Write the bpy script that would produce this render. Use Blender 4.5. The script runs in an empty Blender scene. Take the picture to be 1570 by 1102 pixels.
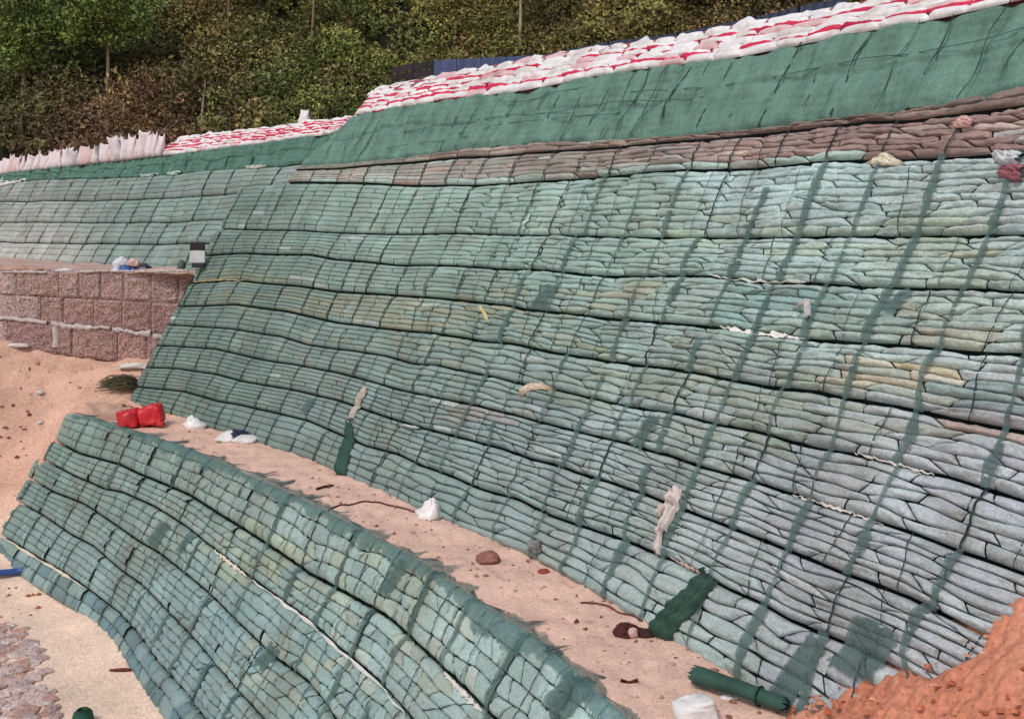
import bpy, math, random
import numpy as np
rng = np.random.default_rng(7)
random.seed(7)
sc = bpy.context.scene
COL = sc.collection

# ------------------------------------------------------------------ camera, sky, sun, exposure
CAMH = 3.7                      # camera height above the berm (berm is z = 0)
F, CX, HY = 1500.0, 785.0, 340.0  # focal length, principal column and horizon row in photo pixels
cam_d = bpy.data.cameras.new('camera')
cam = bpy.data.objects.new('camera', cam_d); COL.objects.link(cam)
cam.location = (0, 0, CAMH); cam.rotation_euler = (math.radians(90), 0, 0)
cam_d.sensor_width = 36; cam_d.lens = 36 * F / 1570
cam_d.shift_y = -(551 - HY) / 1570
cam_d.clip_start = 0.05; cam_d.clip_end = 2000
sc.camera = cam
world = bpy.data.worlds.new('World'); sc.world = world; world.use_nodes = True
wn_ = world.node_tree; wn_.nodes.clear()
SUN_EL, SUN_AZ = 52.0, 215.0     # degrees; azimuth clockwise from +Y
sky = wn_.nodes.new('ShaderNodeTexSky'); sky.sky_type = 'NISHITA'; sky.sun_disc = False
sky.sun_elevation = math.radians(SUN_EL); sky.sun_rotation = math.radians(SUN_AZ)
sky.air_density = 1.0; sky.dust_density = 3.5; sky.ozone_density = 1.0
bg = wn_.nodes.new('ShaderNodeBackground'); bg.inputs['Strength'].default_value = 0.125
wo = wn_.nodes.new('ShaderNodeOutputWorld')
wn_.links.new(sky.outputs[0], bg.inputs[0]); wn_.links.new(bg.outputs[0], wo.inputs[0])
sun_d = bpy.data.lights.new('sun', 'SUN'); sun_d.energy = 1.5; sun_d.angle = math.radians(16)
sun_d.color = (1.0, 0.96, 0.9)
sun = bpy.data.objects.new('sun', sun_d); COL.objects.link(sun)
a_, e_ = math.radians(SUN_AZ), math.radians(SUN_EL)
sd = (math.sin(a_) * math.cos(e_), math.cos(a_) * math.cos(e_), math.sin(e_))
from mathutils import Vector
sun.rotation_euler = Vector(sd).to_track_quat('Z', 'Y').to_euler()
sc.view_settings.view_transform = 'Standard'; sc.view_settings.look = 'None'
sc.view_settings.gamma = 1.0; sc.view_settings.exposure = 0.0; sc.view_settings.use_curve_mapping = False

# ------------------------------------------------------------------ helpers
def lin(c):
    c = np.asarray(c, float) / 255.0
    return np.where(c <= 0.04045, c / 12.92, ((c + 0.055) / 1.055) ** 2.4)
ORG = {}
def link(o, parent=None, world_loc=(0, 0, 0)):
    COL.objects.link(o)
    w = np.asarray(world_loc, float)
    ORG[o] = w
    if parent is not None:
        o.parent = parent; o.location = tuple(w - ORG[parent])
    else:
        o.location = tuple(w)
    return o
def tag(o, label=None, cat=None, group=None, kind=None):
    if label: o['label'] = label
    if cat: o['category'] = cat
    if group: o['group'] = group
    if kind: o['kind'] = kind
    return o
def thing(name, loc, label, cat, group=None):
    o = bpy.data.objects.new(name, None); o.empty_display_size = 0.2
    link(o, None, loc); tag(o, label, cat, group); return o
def mesh_obj(name, V, Fc, mat, parent=None, col=None, ab=None, smooth=True, origin=None):
    V = np.asarray(V, np.float64).reshape(-1, 3)
    org = V.mean(0) if origin is None else np.asarray(origin, float)
    if origin is None: org = np.array([org[0], org[1], V[:, 2].min()])
    me = bpy.data.meshes.new(name)
    if isinstance(Fc, np.ndarray) and Fc.ndim == 2:
        n, k = Fc.shape
        me.vertices.add(len(V)); me.vertices.foreach_set('co', (V - org).astype(np.float32).ravel())
        me.loops.add(n * k); me.loops.foreach_set('vertex_index', Fc.astype(np.int32).ravel())
        me.polygons.add(n); me.polygons.foreach_set('loop_start', np.arange(0, n * k, k, dtype=np.int32))
        me.polygons.foreach_set('loop_total', np.full(n, k, np.int32))
        me.update(calc_edges=True)
    else:
        me.from_pydata([tuple(v) for v in (V - org)], [], [tuple(int(i) for i in f) for f in Fc]); me.update()
    me.polygons.foreach_set('use_smooth', np.full(len(me.polygons), bool(smooth)))
    if col is not None:
        col = np.asarray(col, float)
        if col.ndim == 1: col = np.tile(col[:3], (len(V), 1))
        at = me.attributes.new('Col', 'FLOAT_COLOR', 'POINT')
        at.data.foreach_set('color', np.c_[col[:, :3], np.ones(len(V))].astype(np.float32).ravel())
    if ab is not None:
        at = me.attributes.new('ab', 'FLOAT_VECTOR', 'POINT')
        at.data.foreach_set('vector', np.asarray(ab, np.float32).ravel())
    me.materials.append(mat)
    o = bpy.data.objects.new(name, me)
    return link(o, parent, org)
def gfaces(na, nb, closed=False):
    i = np.arange(na if closed else na - 1)[None, :]; j = np.arange(nb - 1)[:, None]
    i2 = (i + 1) % na
    return np.stack([j * na + i, j * na + i2, (j + 1) * na + i2, (j + 1) * na + i], -1).reshape(-1, 4)
class Noise:
    def __init__(s, seed, n=7, f0=0.6, f1=2.2, dims=2):
        r = np.random.default_rng(seed)
        s.k = r.normal(size=(n, dims)); s.k /= np.linalg.norm(s.k, axis=1)[:, None]
        s.k *= r.uniform(f0, f1, n)[:, None]; s.p = r.uniform(0, 6.28, n); s.n = n
    def __call__(s, *x):
        r = 0.0
        for k, p in zip(s.k, s.p):
            r = r + np.sin(sum(kk * xx for kk, xx in zip(k, x)) * 6.283 + p)
        return r / math.sqrt(s.n)
def pix(P):
    P = np.asarray(P, float)
    return np.stack([CX + F * P[..., 0] / P[..., 1], HY - F * (P[..., 2] - CAMH) / P[..., 1]], -1)
def onz(px, py, z=0.0):
    d = (CAMH - z) * F / (py - HY); return np.array([(px - CX) / F * d, d, z])
def atd(px, py, d):
    return np.array([(px - CX) / F * d, d, CAMH - (py - HY) / F * d])

# ------------------------------------------------------------------ materials
def newmat(name):
    m = bpy.data.materials.new(name); m.use_nodes = True
    nt = m.node_tree; b = nt.nodes['Principled BSDF']; return m, nt, b
def N(nt, t, **kw):
    n = nt.nodes.new(t)
    for k, v in kw.items():
        if k.startswith('i_'):
            key = k[2:]; n.inputs[int(key) if key.isdigit() else key].default_value = v
        else: setattr(n, k, v)
    return n
def mixc(nt, mode, fac, a, b):
    n = nt.nodes.new('ShaderNodeMix'); n.data_type = 'RGBA'; n.blend_type = mode
    for sock, v in ((n.inputs[0], fac), (n.inputs[6], a), (n.inputs[7], b)):
        if hasattr(v, 'links'): nt.links.new(v, sock)
        elif isinstance(v, (int, float)): sock.default_value = v
        else: sock.default_value = (*v[:3], 1)
    return n.outputs[2]
def ramp(nt, inp, p0, c0, p1, c1):
    r = nt.nodes.new('ShaderNodeValToRGB')
    r.color_ramp.elements[0].position = p0; r.color_ramp.elements[0].color = (*c0, 1) if not isinstance(c0, float) else (c0, c0, c0, 1)
    r.color_ramp.elements[1].position = p1; r.color_ramp.elements[1].color = (*c1, 1) if not isinstance(c1, float) else (c1, c1, c1, 1)
    nt.links.new(inp, r.inputs[0]); return r.outputs[0]
def noise(nt, vec, scale, detail=4, rough=0.6):
    n = N(nt, 'ShaderNodeTexNoise'); n.inputs['Scale'].default_value = scale
    n.inputs['Detail'].default_value = detail; n.inputs['Roughness'].default_value = rough
    if vec is not None: nt.links.new(vec, n.inputs['Vector'])
    return n.outputs[0]
def geopos(nt):
    return nt.nodes.new('ShaderNodeNewGeometry').outputs['Position']
def bump(nt, b, h, strength, dist):
    n = nt.nodes.new('ShaderNodeBump'); n.inputs['Strength'].default_value = strength; n.inputs['Distance'].default_value = dist
    nt.links.new(h, n.inputs['Height']); nt.links.new(n.outputs[0], b.inputs['Normal']); return n
def attr_mat(name, rough=0.8, n1=(3.0, 0.72, 1.15), n2=(70.0, 0.7, 1.15), bs=0.5, bd=0.01, bscale=60.0, spec=0.25, tint=None, weave=None):
    m, nt, b = newmat(name); L = nt.links
    at = N(nt, 'ShaderNodeAttribute', attribute_name='Col'); pos = geopos(nt)
    c = at.outputs['Color']
    c = mixc(nt, 'MULTIPLY', 1.0, c, ramp(nt, noise(nt, pos, n1[0]), 0.3, float(n1[1]), 0.7, float(n1[2])))
    c = mixc(nt, 'MULTIPLY', 1.0, c, ramp(nt, noise(nt, pos, n2[0], 3), 0.32, float(n2[1]), 0.66, float(n2[2])))
    if tint: c = mixc(nt, 'MIX', ramp(nt, noise(nt, pos, tint[0], 5), tint[1], 0.0, tint[2], tint[4]), c, tint[3])
    if weave:
        ab = N(nt, 'ShaderNodeAttribute', attribute_name='ab').outputs['Vector']
        v = N(nt, 'ShaderNodeTexVoronoi', feature='DISTANCE_TO_EDGE'); v.inputs['Scale'].default_value = weave[0]; v.inputs['Randomness'].default_value = 0.55
        L.new(ab, v.inputs['Vector'])
        c = mixc(nt, 'MIX', ramp(nt, v.outputs[0], 0.04, float(weave[2]), 0.16, 0.0), c, weave[1])
    L.new(c, b.inputs['Base Color']); b.inputs['Roughness'].default_value = rough
    b.inputs['Specular IOR Level'].default_value = spec
    bump(nt, b, noise(nt, pos, bscale, 5, 0.65), bs, bd)
    return m
M_BAG = attr_mat('netted_bag', 0.85, (1.4, 0.76, 1.14), (42.0, 0.82, 1.12), 0.9, 0.028, 15.0, weave=(58.0, (0.06, 0.11, 0.105), 0.18), tint=(1.3, 0.50, 0.72, (0.22, 0.20, 0.14), 0.42))
M_WHITE = None
def bank_mat():
    m, nt, b = newmat('white_red_bag'); L = nt.links
    at = N(nt, 'ShaderNodeAttribute', attribute_name='Col'); ab = N(nt, 'ShaderNodeAttribute', attribute_name='ab')
    pos = geopos(nt)
    sep = nt.nodes.new('ShaderNodeSeparateXYZ'); L.new(ab.outputs['Vector'], sep.inputs[0])
    ad = N(nt, 'ShaderNodeMath', operation='ADD'); L.new(sep.outputs[1], ad.inputs[0])
    ns = noise(nt, pos, 5.0, 3); sc_ = N(nt, 'ShaderNodeMath', operation='MULTIPLY'); sc_.inputs[1].default_value = 0.5
    L.new(ns, sc_.inputs[0]); L.new(sc_.outputs[0], ad.inputs[1])
    # printed red band along the lower edge, amount in ab.z
    lt = N(nt, 'ShaderNodeMath', operation='LESS_THAN'); L.new(ad.outputs[0], lt.inputs[0]); L.new(sep.outputs[2], lt.inputs[1])
    c = mixc(nt, 'MIX', lt.outputs[0], at.outputs['Color'], tuple(lin((214, 45, 88))))
    c = mixc(nt, 'MULTIPLY', 1.0, c, ramp(nt, noise(nt, pos, 9.0), 0.3, 0.82, 0.65, 1.0))
    c = mixc(nt, 'MULTIPLY', 1.0, c, ramp(nt, noise(nt, pos, 2.3, 6), 0.30, (0.72, 0.66, 0.62), 0.55, (1.0, 1.0, 1.0)))
    L.new(c, b.inputs['Base Color']); b.inputs['Roughness'].default_value = 0.65
    bump(nt, b, noise(nt, pos, 22.0, 5, 0.6), 0.5, 0.02)
    return m
M_BANK = bank_mat()
M_SOIL = attr_mat('soil', 0.95, (1.3, 0.8, 1.12), (26.0, 0.78, 1.15), 0.9, 0.03, 9.0, 0.1)
M_BERM = attr_mat('berm_sand', 0.95, (1.6, 0.86, 1.08), (30.0, 0.82, 1.12), 0.6, 0.015, 14.0, 0.1, tint=(3.5, 0.62, 0.72, (0.30, 0.15, 0.10), 0.55))
M_CLOD = attr_mat('clod', 0.95, (4.0, 0.7, 1.2), (30.0, 0.7, 1.2), 0.8, 0.02, 18.0, 0.1)
M_CLOTH = attr_mat('cloth', 0.8, (6.0, 0.85, 1.08), (60.0, 0.9, 1.06), 0.35, 0.008, 45.0, 0.3)
M_PLAST = attr_mat('plastic', 0.42, (6.0, 0.85, 1.08), (60.0, 0.92, 1.05), 0.35, 0.008, 16.0, 0.5)
M_LEAF = attr_mat('leaf', 0.7, (0.8, 0.75, 1.2), (9.0, 0.8, 1.2), 0.0, 0.01, 9.0, 0.2)
M_BARK = attr_mat('bark', 0.9, (3.0, 0.7, 1.2), (25.0, 0.7, 1.2), 0.7, 0.02, 20.0, 0.1)
M_BLOCK = attr_mat('block', 0.95, (2.0, 0.85, 1.12), (24.0, 0.36, 1.45), 1.0, 0.06, 22.0, 0.1, tint=(1.3, 0.55, 0.75, (0.42, 0.34, 0.32), 0.5))
M_METAL = attr_mat('painted_metal', 0.45, (1.5, 0.8, 1.1), (12.0, 0.85, 1.08), 0.15, 0.01, 8.0, 0.5)
M_BACK = attr_mat('dark_backing', 0.95, (2.0, 0.7, 1.2), (30.0, 0.7, 1.2), 0.4, 0.01, 40.0, 0.05)
def net_mat(name, colr, alpha0, alpha1, scale=95.0):
    m, nt, b = newmat(name); L = nt.links; pos = geopos(nt)
    c = mixc(nt, 'MIX', ramp(nt, noise(nt, pos, 5.0), 0.3, 0.0, 0.7, 1.0), tuple(np.array(colr) * 0.75), tuple(np.array(colr) * 1.25))
    L.new(c, b.inputs['Base Color']); b.inputs['Roughness'].default_value = 0.7; b.inputs['Specular IOR Level'].default_value = 0.2
    a = ramp(nt, noise(nt, pos, scale, 2, 0.5), 0.38, float(alpha0), 0.58, float(alpha1))
    L.new(a, b.inputs['Alpha']); bump(nt, b, noise(nt, pos, 60.0), 0.4, 0.008)
    return m
M_NET = net_mat('green_net', (0.075, 0.135, 0.125), 0.35, 0.85)
M_NETT = net_mat('teal_net', (0.095, 0.19, 0.175), 0.2, 0.75)
M_NETD = net_mat('dense_net', (0.035, 0.085, 0.066), 0.9, 1.0)
def sheet_mat():
    m, nt, b = newmat('green_netting_sheet'); L = nt.links; pos = geopos(nt)
    ab = N(nt, 'ShaderNodeAttribute', attribute_name='ab').outputs['Vector']; at = N(nt, 'ShaderNodeAttribute', attribute_name='Col')
    mp = N(nt, 'ShaderNodeMapping'); mp.inputs['Scale'].default_value = (2.2, 0.6, 1); mp.inputs['Rotation'].default_value = (0, 0, 0.2); L.new(ab, mp.inputs['Vector'])
    c = mixc(nt, 'MULTIPLY', 1.0, at.outputs['Color'], ramp(nt, noise(nt, mp.outputs[0], 2.2, 5), 0.3, 0.7, 0.7, 1.2))
    c = mixc(nt, 'MULTIPLY', 1.0, c, ramp(nt, noise(nt, pos, 38.0, 3), 0.3, 0.75, 0.7, 1.15))
    L.new(c, b.inputs['Base Color']); b.inputs['Roughness'].default_value = 0.75; b.inputs['Specular IOR Level'].default_value = 0.2
    bump(nt, b, noise(nt, pos, 45.0, 4), 0.5, 0.01)
    return m
M_SHEET = sheet_mat()

# ------------------------------------------------------------------ wall surfaces (battered faces that follow a curved plan)
class Surf:
    def __init__(s, co, y0, y1, th, yl0, yl1, z0=0.0):
        y = np.linspace(y0, y1, 1200)
        yc = np.clip(y, yl0, yl1); d = np.polyval(np.polyder(co), yc)
        x = np.polyval(co, yc) + (y - yc) * d
        x = x[::-1]; y = y[::-1]
        s.L = np.r_[0, np.cumsum(np.hypot(np.diff(x), np.diff(y)))]
        s.x, s.y, s.th, s.z0 = x, y, th, z0
        tx = np.gradient(x, s.L); ty = np.gradient(y, s.L); n = np.hypot(tx, ty)
        s.nx = -ty / n; s.ny = tx / n
    def P(s, S, t, h=0.0):
        S, t, h = np.broadcast_arrays(np.asarray(S, float), np.asarray(t, float), np.asarray(h, float))
        f = lambda a: np.interp(S, s.L, a)
        c, q = math.cos(s.th), math.sin(s.th); a = t * c - h * q
        return np.stack([f(s.x) + f(s.nx) * a, f(s.y) + f(s.ny) * a, s.z0 + t * q + h * c], -1)
    def inv(s, px, h=0.0):
        px = np.atleast_2d(np.asarray(px, float))
        S = np.interp(px[:, 0], [0, 1570], [s.L[-1] * .2, s.L[-1] * .8]); t = np.full(len(px), 2.0)
        for _ in range(60):
            p = pix(s.P(S, t, h)); e = p - px; d = 1e-3
            a = (pix(s.P(S + d, t, h)) - p) / d; b = (pix(s.P(S, t + d, h)) - p) / d
            det = a[:, 0] * b[:, 1] - a[:, 1] * b[:, 0]
            S = S - np.clip((e[:, 0] * b[:, 1] - e[:, 1] * b[:, 0]) / det, -1, 1)
            t = t - np.clip((a[:, 0] * e[:, 1] - a[:, 1] * e[:, 0]) / det, -1, 1)
        return S, t
TH = math.radians(60)
CO_M = [-0.02131223, -0.19914465, 4.827627]; CO_L = [-0.02940798, -0.03783323, 2.70523725]
SM = Surf(CO_M, 3.5, 45, TH, 4.5, 20.5)
SL = Surf(CO_L, 3.5, 22, TH, 4.5, 19)
class Off:      # the same face set back by h0
    def __init__(s, base, h0): s.b, s.h0, s.L = base, h0, base.L
    def P(s, S, t, h=0.0): return s.b.P(S, t, np.asarray(h) + s.h0)
    def inv(s, px, h=0.0): return s.b.inv(px, h + s.h0)
SF = Off(SM, -0.22)
def line(surf, pts):
    S, t = surf.inv(pts); o = np.argsort(S); S, t = S[o], t[o]
    return lambda s: np.interp(s, S, t)
MAINPX = dict(
 crest=[(580,132),(666,116),(818,86),(934,68),(1040,55),(1094,42),(1172,28),(1263,12),(1310,3)],
 T=[(547,179),(686,155),(805,142),(917,119),(1040,103),(1141,91),(1310,57),(1411,40),(1513,17),(1570,4)],
 A1=[(470,258),(603,247),(735,228),(830,222),(1040,214),(1151,203),(1276,187),(1337,178),(1445,165),(1570,140)],
 A=[(460,265),(520,262),(603,255),(705,245),(808,240),(917,232),(1040,224),(1151,214),(1249,203),(1337,191),(1398,190),(1479,182),(1570,172)],
 B=[(445,283),(520,283),(632,285),(732,288),(901,277),(1040,268),(1165,263),(1276,252),(1400,250),(1570,242)],
 C=[(335,353),(430,354),(520,357),(586,360),(720,359),(831,363),(927,364),(1040,368),(1180,367),(1327,364),(1460,361),(1570,362)],
 D=[(320,393),(381,390),(480,393),(520,401),(609,408),(662,408),(778,416),(818,416),(921,425),(1017,428),(1097,428),(1192,437),(1259,437),(1324,443),(1408,444),(1503,446),(1570,453)],
 E=[(298,435),(364,431),(430,438),(520,449),(613,454),(652,457),(705,463),(785,471),(808,477),(851,482),(934,491),(1040,501),(1118,508),(1243,527),(1327,534),(1411,538),(1513,547),(1570,548)],
 F=[(276,471),(364,469),(440,479),(520,496),(580,504),(662,511),(752,526),(785,528),(851,543),(934,555),(1040,570),(1108,584),(1182,598),(1256,606),(1310,618),(1378,627),(1462,644),(1570,664)],
 G=[(262,499),(364,507),(430,516),(474,530),(520,537),(596,547),(633,558),(672,561),(709,570),(762,580),(805,591),(858,600),(911,612),(967,625),(1040,637),(1108,655),(1158,662),(1243,686),(1317,699),(1378,713),(1462,733),(1570,767)],
 H=[(245,531),(331,536),(414,554),(520,573),(576,588),(619,600),(689,615),(739,625),(792,638),(838,651),(894,666),(950,678),(1000,693),(1040,704),(1074,717),(1135,733),(1222,760),(1256,774),(1330,797),(1401,819),(1472,846),(1570,880)],
 I=[(222,564),(275,566),(331,574),(371,585),(464,602),(520,615),(563,630),(593,640),(652,658),(722,676),(772,689),(818,706),(868,719),(891,728),(935,740),(986,757),(1040,779),(1124,811),(1209,845),(1297,882),(1344,899),(1405,922),(1506,973)],
 J=[(207,593),(281,600),(338,617),(371,622),(474,646),(520,666),(563,685),(609,696),(646,714),(689,729),(736,750),(797,767),(844,791),(895,808),(955,827),(1020,855),(1040,862),(1091,889),(1124,907),(1175,929),(1215,953),(1256,970),(1327,1000)],
 K=[(204,615),(281,638),(318,653),(387,673),(480,703),(554,738),(625,770),(689,798),(766,828),(810,846),(874,880),(925,909),(976,944),(1040,982),(1121,1027),(1212,1084)])
LM = {k: line(SM, v) for k, v in MAINPX.items()}
LEFTPX = dict(crest=[(17,245),(132,230),(281,209),(364,200),(520,180)], T=[(0,269),(199,247),(275,238),(397,223),(517,207)],
 U=[(0,283),(53,277),(199,273),(331,263),(460,253)], V=[(0,310),(175,308),(298,303),(437,291)], W=[(0,341),(182,343),(331,338)],
 X=[(0,371),(66,374),(315,375)], Y=[(0,400),(100,408),(290,414)])
LF = {k: line(SF, v) for k, v in LEFTPX.items()}
LOWPX = dict(
 T=[(106,640),(149,643),(199,660),(248,668),(318,696),(378,733),(432,754),(493,787),(520,801),(581,828),(621,845),(662,865),(699,902),(739,936),(807,966),(858,1000),(895,1040),(942,1095)],
 a=[(83,676),(123,696),(185,713),(216,728),(290,759),(341,791),(398,826),(473,879),(520,904),(594,946),(650,997),(699,1041),(756,1098)],
 b=[(70,706),(115,730),(159,749),(189,755),(236,776),(290,809),(338,848),(388,887),(439,924),(486,960),(520,993),(581,1044),(631,1098)],
 c=[(44,733),(84,755),(128,772),(169,799),(216,831),(246,848),(304,895),(351,939),(388,973),(422,1007),(473,1044),(500,1074),(515,1098)],
 d=[(30,770),(68,791),(108,819),(145,838),(189,875),(216,895),(253,934),(294,975),(331,1017),(365,1054),(405,1098)],
 e=[(8,823),(54,852),(101,879),(135,902),(182,938),(219,980),(246,1017),(284,1057),(314,1098)],
 f=[(5,835),(14,858),(41,882),(84,909),(135,941),(176,973),(209,1020),(236,1061),(263,1101)])
LL = {k: line(SL, v) for k, v in LOWPX.items()}

# ------------------------------------------------------------------ terrain
def rbf(C):
    C = np.asarray(C, float); X = C[:, :2]; n = len(C)
    r = np.linalg.norm(X[:, None] - X[None], axis=2)
    K = np.where(r > 0, r * r * np.log(r + 1e-9), 0) + np.eye(n) * 0.02
    Pm = np.c_[np.ones(n), X]; A = np.block([[K, Pm], [Pm.T, np.zeros((3, 3))]])
    w = np.linalg.solve(A, np.r_[C[:, 2], 0, 0, 0])
    def f(x, y):
        x = np.asarray(x, float); y = np.asarray(y, float); z = w[n] + w[n + 1] * x + w[n + 2] * y
        for (cx, cy), wi in zip(X, w[:n]):
            r2 = (x - cx) ** 2 + (y - cy) ** 2; z = z + wi * 0.5 * r2 * np.log(r2 + 1e-12)
        return z
    return f
toe_l = [SL.P(s, LL['f'](s) - 0.0) for s in (4.8, 6.5, 8.5, 10.5, 12.5)]
cons = [tuple(p) for p in toe_l] + [tuple(SL.P(4.35, t, -0.12)) for t in (-0.9, -1.4, -1.9)] + [tuple(SL.P(6.0, t, -0.5)) for t in (-0.7, -1.4, -2.0)] + [tuple(SL.P(8.0, t, -0.5)) for t in (-0.7, -1.4, -2.0)]
cons += [tuple(SL.P(s, -3.35)) for s in (15, 17.5, 20)]
cons += [(-11.25,21.6,1.02),(-8.2,21.6,0.62),(-16,21.6,1.5),(-7.9,20.1,0.0),(-8.7,18.6,-0.05),(-7.6,20.8,0.3),
         (-12,19.5,0.15),(-12,17,-1.3),(-10.2,17.4,-1.35),(-11,15.5,-2.2),(-14,15,-2.35),(-8,13.5,-2.5),(-6,10.5,-2.75),(-3,7,-3.0),(0,4,-3.1),(-10,7,-2.9),
         (-16,9,-2.7),(-20,18,-0.9),(-20,22,1.4),(4,2,-3.1),(-12,24,2.0),(-5,19,-2.0),(-1,14,-2.4),(3,9,-2.6),(5,5,-2.8)]
TZ = rbf(cons)
nA, nB, nC = Noise(11, 8, .15, .5), Noise(12, 10, .8, 2.5), Noise(13, 12, 2.5, 6)
nR = Noise(14, 9, .5, 1.6)
def xlow(y): yc = np.clip(y, 4.5, 19); return np.polyval(CO_L, yc) + (y - yc) * np.polyval(np.polyder(CO_L), yc)
def xmain(y): yc = np.clip(y, 4.5, 20.5); return np.polyval(CO_M, yc) + (y - yc) * np.polyval(np.polyder(CO_M), yc)
def terr(x, y):
    z = TZ(x, y)
    z = z - np.clip(z + 0.7, 0, 9) * np.where(x > xlow(y) - .1, np.clip((x - y + 26.6) / .5, 0, 1), 0)
    ux = (x - xlow(y)) * 0.72   # distance in front of the lower wall's top edge (negative: in front)
    inwall = (ux < 0.1) & (ux > -1.75)
    wm = np.clip((x - y + 27.55) / .5, 0, 1)
    zg = np.interp(y, [11, 17.8], [-2.62, -2.18])
    z = np.where(inwall, z - wm * np.clip(z - np.maximum(ux * 1.73 - 0.30, zg), 0, 9), z)
    soft = np.clip((z + 2.3) / 1.5, 0.15, 1)
    z = z + soft * (0.035 * nA(x, y) + 0.022 * nB(x, y) + 0.012 * nC(x, y)) - soft * 0.05 * np.clip(nB(x * 1.3 + 3, y * 0.8) - 1.2, 0, 2)
    ql = np.clip((z + 2.2) / .8, 0, 1); a = (x * .75 + y * .66) * 1.0; b = (x * .66 - y * .75)
    z = z - ql * 0.10 * np.clip(nR(b * 1.6, a * .35) - .6, 0, 2) - ql * 0.06 * np.clip(nB(x * 2.1, y * 2.1 + 7) - 1.25, 0, 2)
    return z
xs = np.linspace(-24, 9, 460); ys = np.linspace(1.0, 24.5, 340)
X, Y = np.meshgrid(xs, ys); Z = terr(X, Y)
edge = (X < -23.9) | (X > 8.9) | (Y < 1.05) | (Y > 24.4)
Z = np.where(edge, -4.5, Z)
c_or, c_pe = lin((218, 178, 156)), lin((240, 212, 190))
k = np.clip((Z + 2.15) / 0.7 + 0.25 * nA(X, Y), 0, 1)[..., None]
colr = (c_pe * (1 - k) + c_or * k) * 0.9
g = mesh_obj('ground', np.stack([X, Y, Z], -1), gfaces(460, 340), M_SOIL, col=colr.reshape(-1, 3))
tag(g, 'orange soil slope and pale sandy ground below the walls', kind='structure')
fx = np.array([(-600, -300, -3.6), (600, -300, -3.6), (600, 900, -3.6), (-600, 900, -3.6)])
tag(mesh_obj('ground', fx, np.array([[0, 1, 2, 3]]), M_SOIL, col=lin((220, 180, 145)) * .75), 'sandy plain around the site', kind='structure')

# berm between the two walls
yy = np.linspace(2.5, 21.2, 420); vv = np.linspace(0, 1, 44)
Yb, Vb = np.meshgrid(yy, vv)
Xb = xlow(Yb) - 0.05 + (xmain(Yb) + 0.5 - xlow(Yb) + 0.05) * Vb
def bermz(x, y):
    z = 0.018 * nA(x, y) + 0.010 * nB(x, y) + 0.006 * nC(x, y) - 0.03 * np.clip(nC(x * .6 + 5, y * .5) - 1.15, 0, 2)
    v = np.clip((x - xlow(y)) / (xmain(y) + .5 - xlow(y)), 0, 1)
    z = z - np.clip(y - 18.2, 0, 9) * 0.45 * (1 - v) ** 1.5
    return z - np.clip(y - 19.6, 0, 9) ** 1.5 * 0.25 - np.clip(xlow(y) + 0.05 - x, 0, 1) * 1.2
Zb = bermz(Xb, Yb)
kb = np.clip((Yb - 15.5) / 5, 0, 1)[..., None]
cb = (lin((226, 190, 172)) * (1 - kb) + lin((228, 186, 160)) * kb) * 0.92
tag(mesh_obj('berm_path', np.stack([Xb, Yb, Zb], -1), gfaces(420, 44), M_BERM, col=cb.reshape(-1, 3)), 'pinkish sandy berm path between the two netted walls', kind='structure')

# orange soil mound heaped against the wall
mc = [(1200,1106),(1232,1093),(1297,1068),(1364,1041),(1445,1007),(1513,970),(1570,929)]
Sm_, tm_ = SM.inv(mc, 0.06); con = [tuple(p) for p in SM.P(Sm_, tm_, 0.02)]
con += [tuple(SM.P(55.5, 1.75, 0)), tuple(SM.P(57, 1.9, 0))]
con += [(1.75, 6.95, -0.06), (1.3, 6.3, -0.25), (1.2, 5.0, -0.5), (1.4, 3.5, -0.6), (2.15, 6.6, 0.12), (2.6, 5.6, 0.34), (2.6, 4.0, 0.3), (3.4, 4.5, 1.15), (3.4, 3.2, 1.0)]
MZ = rbf(con)
xs2 = np.linspace(0.9, 4.8, 300); ys2 = np.linspace(2.6, 8.2, 400); X2, Y2 = np.meshgrid(xs2, ys2)
n5 = Noise(31, 14, 3, 9); n6 = Noise(32, 10, 1.0, 3.0)
Z2 = np.minimum(MZ(X2, Y2), 2.6) + .06
Z2 = Z2 + 0.030 * n6(X2, Y2) + 0.014 * n5(X2, Y2) + 0.02 * np.abs(n5(X2 * 0.7 + 9, Y2 * 0.7))
n8 = Noise(34, 16, 6, 16); n9 = Noise(35, 12, 3, 8)
Z2 = Z2 + 0.007 * n8(X2, Y2) - 0.028 * np.clip(n9(X2 + Y2 * .5, Y2 * .8 - X2 * .3) - 1.0, 0, 2) - 0.02 * np.clip(n8(X2 * .6, Y2 * .6) - 1.1, 0, 2)
Z2 = np.where((X2 < 0.95) | (Y2 < 2.65), -1.5, Z2)
Z2 = np.where(X2 > xmain(Y2) + 1.6, np.minimum(Z2, 1.0), Z2)
n7 = Noise(33, 8, .4, 1.2)
km = np.clip(0.35 + 0.35 * n7(X2, Y2), 0, 1)[..., None]
cm = (lin((204, 122, 92)) * (1 - km) + lin((226, 172, 146)) * km) * 0.9
kc = np.clip(1.2 - 1.4 * np.hypot((X2 - 2.35) / .35, (Y2 - 5.55) / .35) + .5 * n6(X2, Y2), 0, .8)[..., None]; cm = cm * (1 - kc) + lin((236, 208, 190)) * .9 * kc
tag(mesh_obj('soil_mound', np.stack([X2, Y2, Z2], -1), gfaces(300, 400), M_SOIL, col=cm.reshape(-1, 3)), 'orange soil mound heaped against the wall foot', kind='structure')

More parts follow.
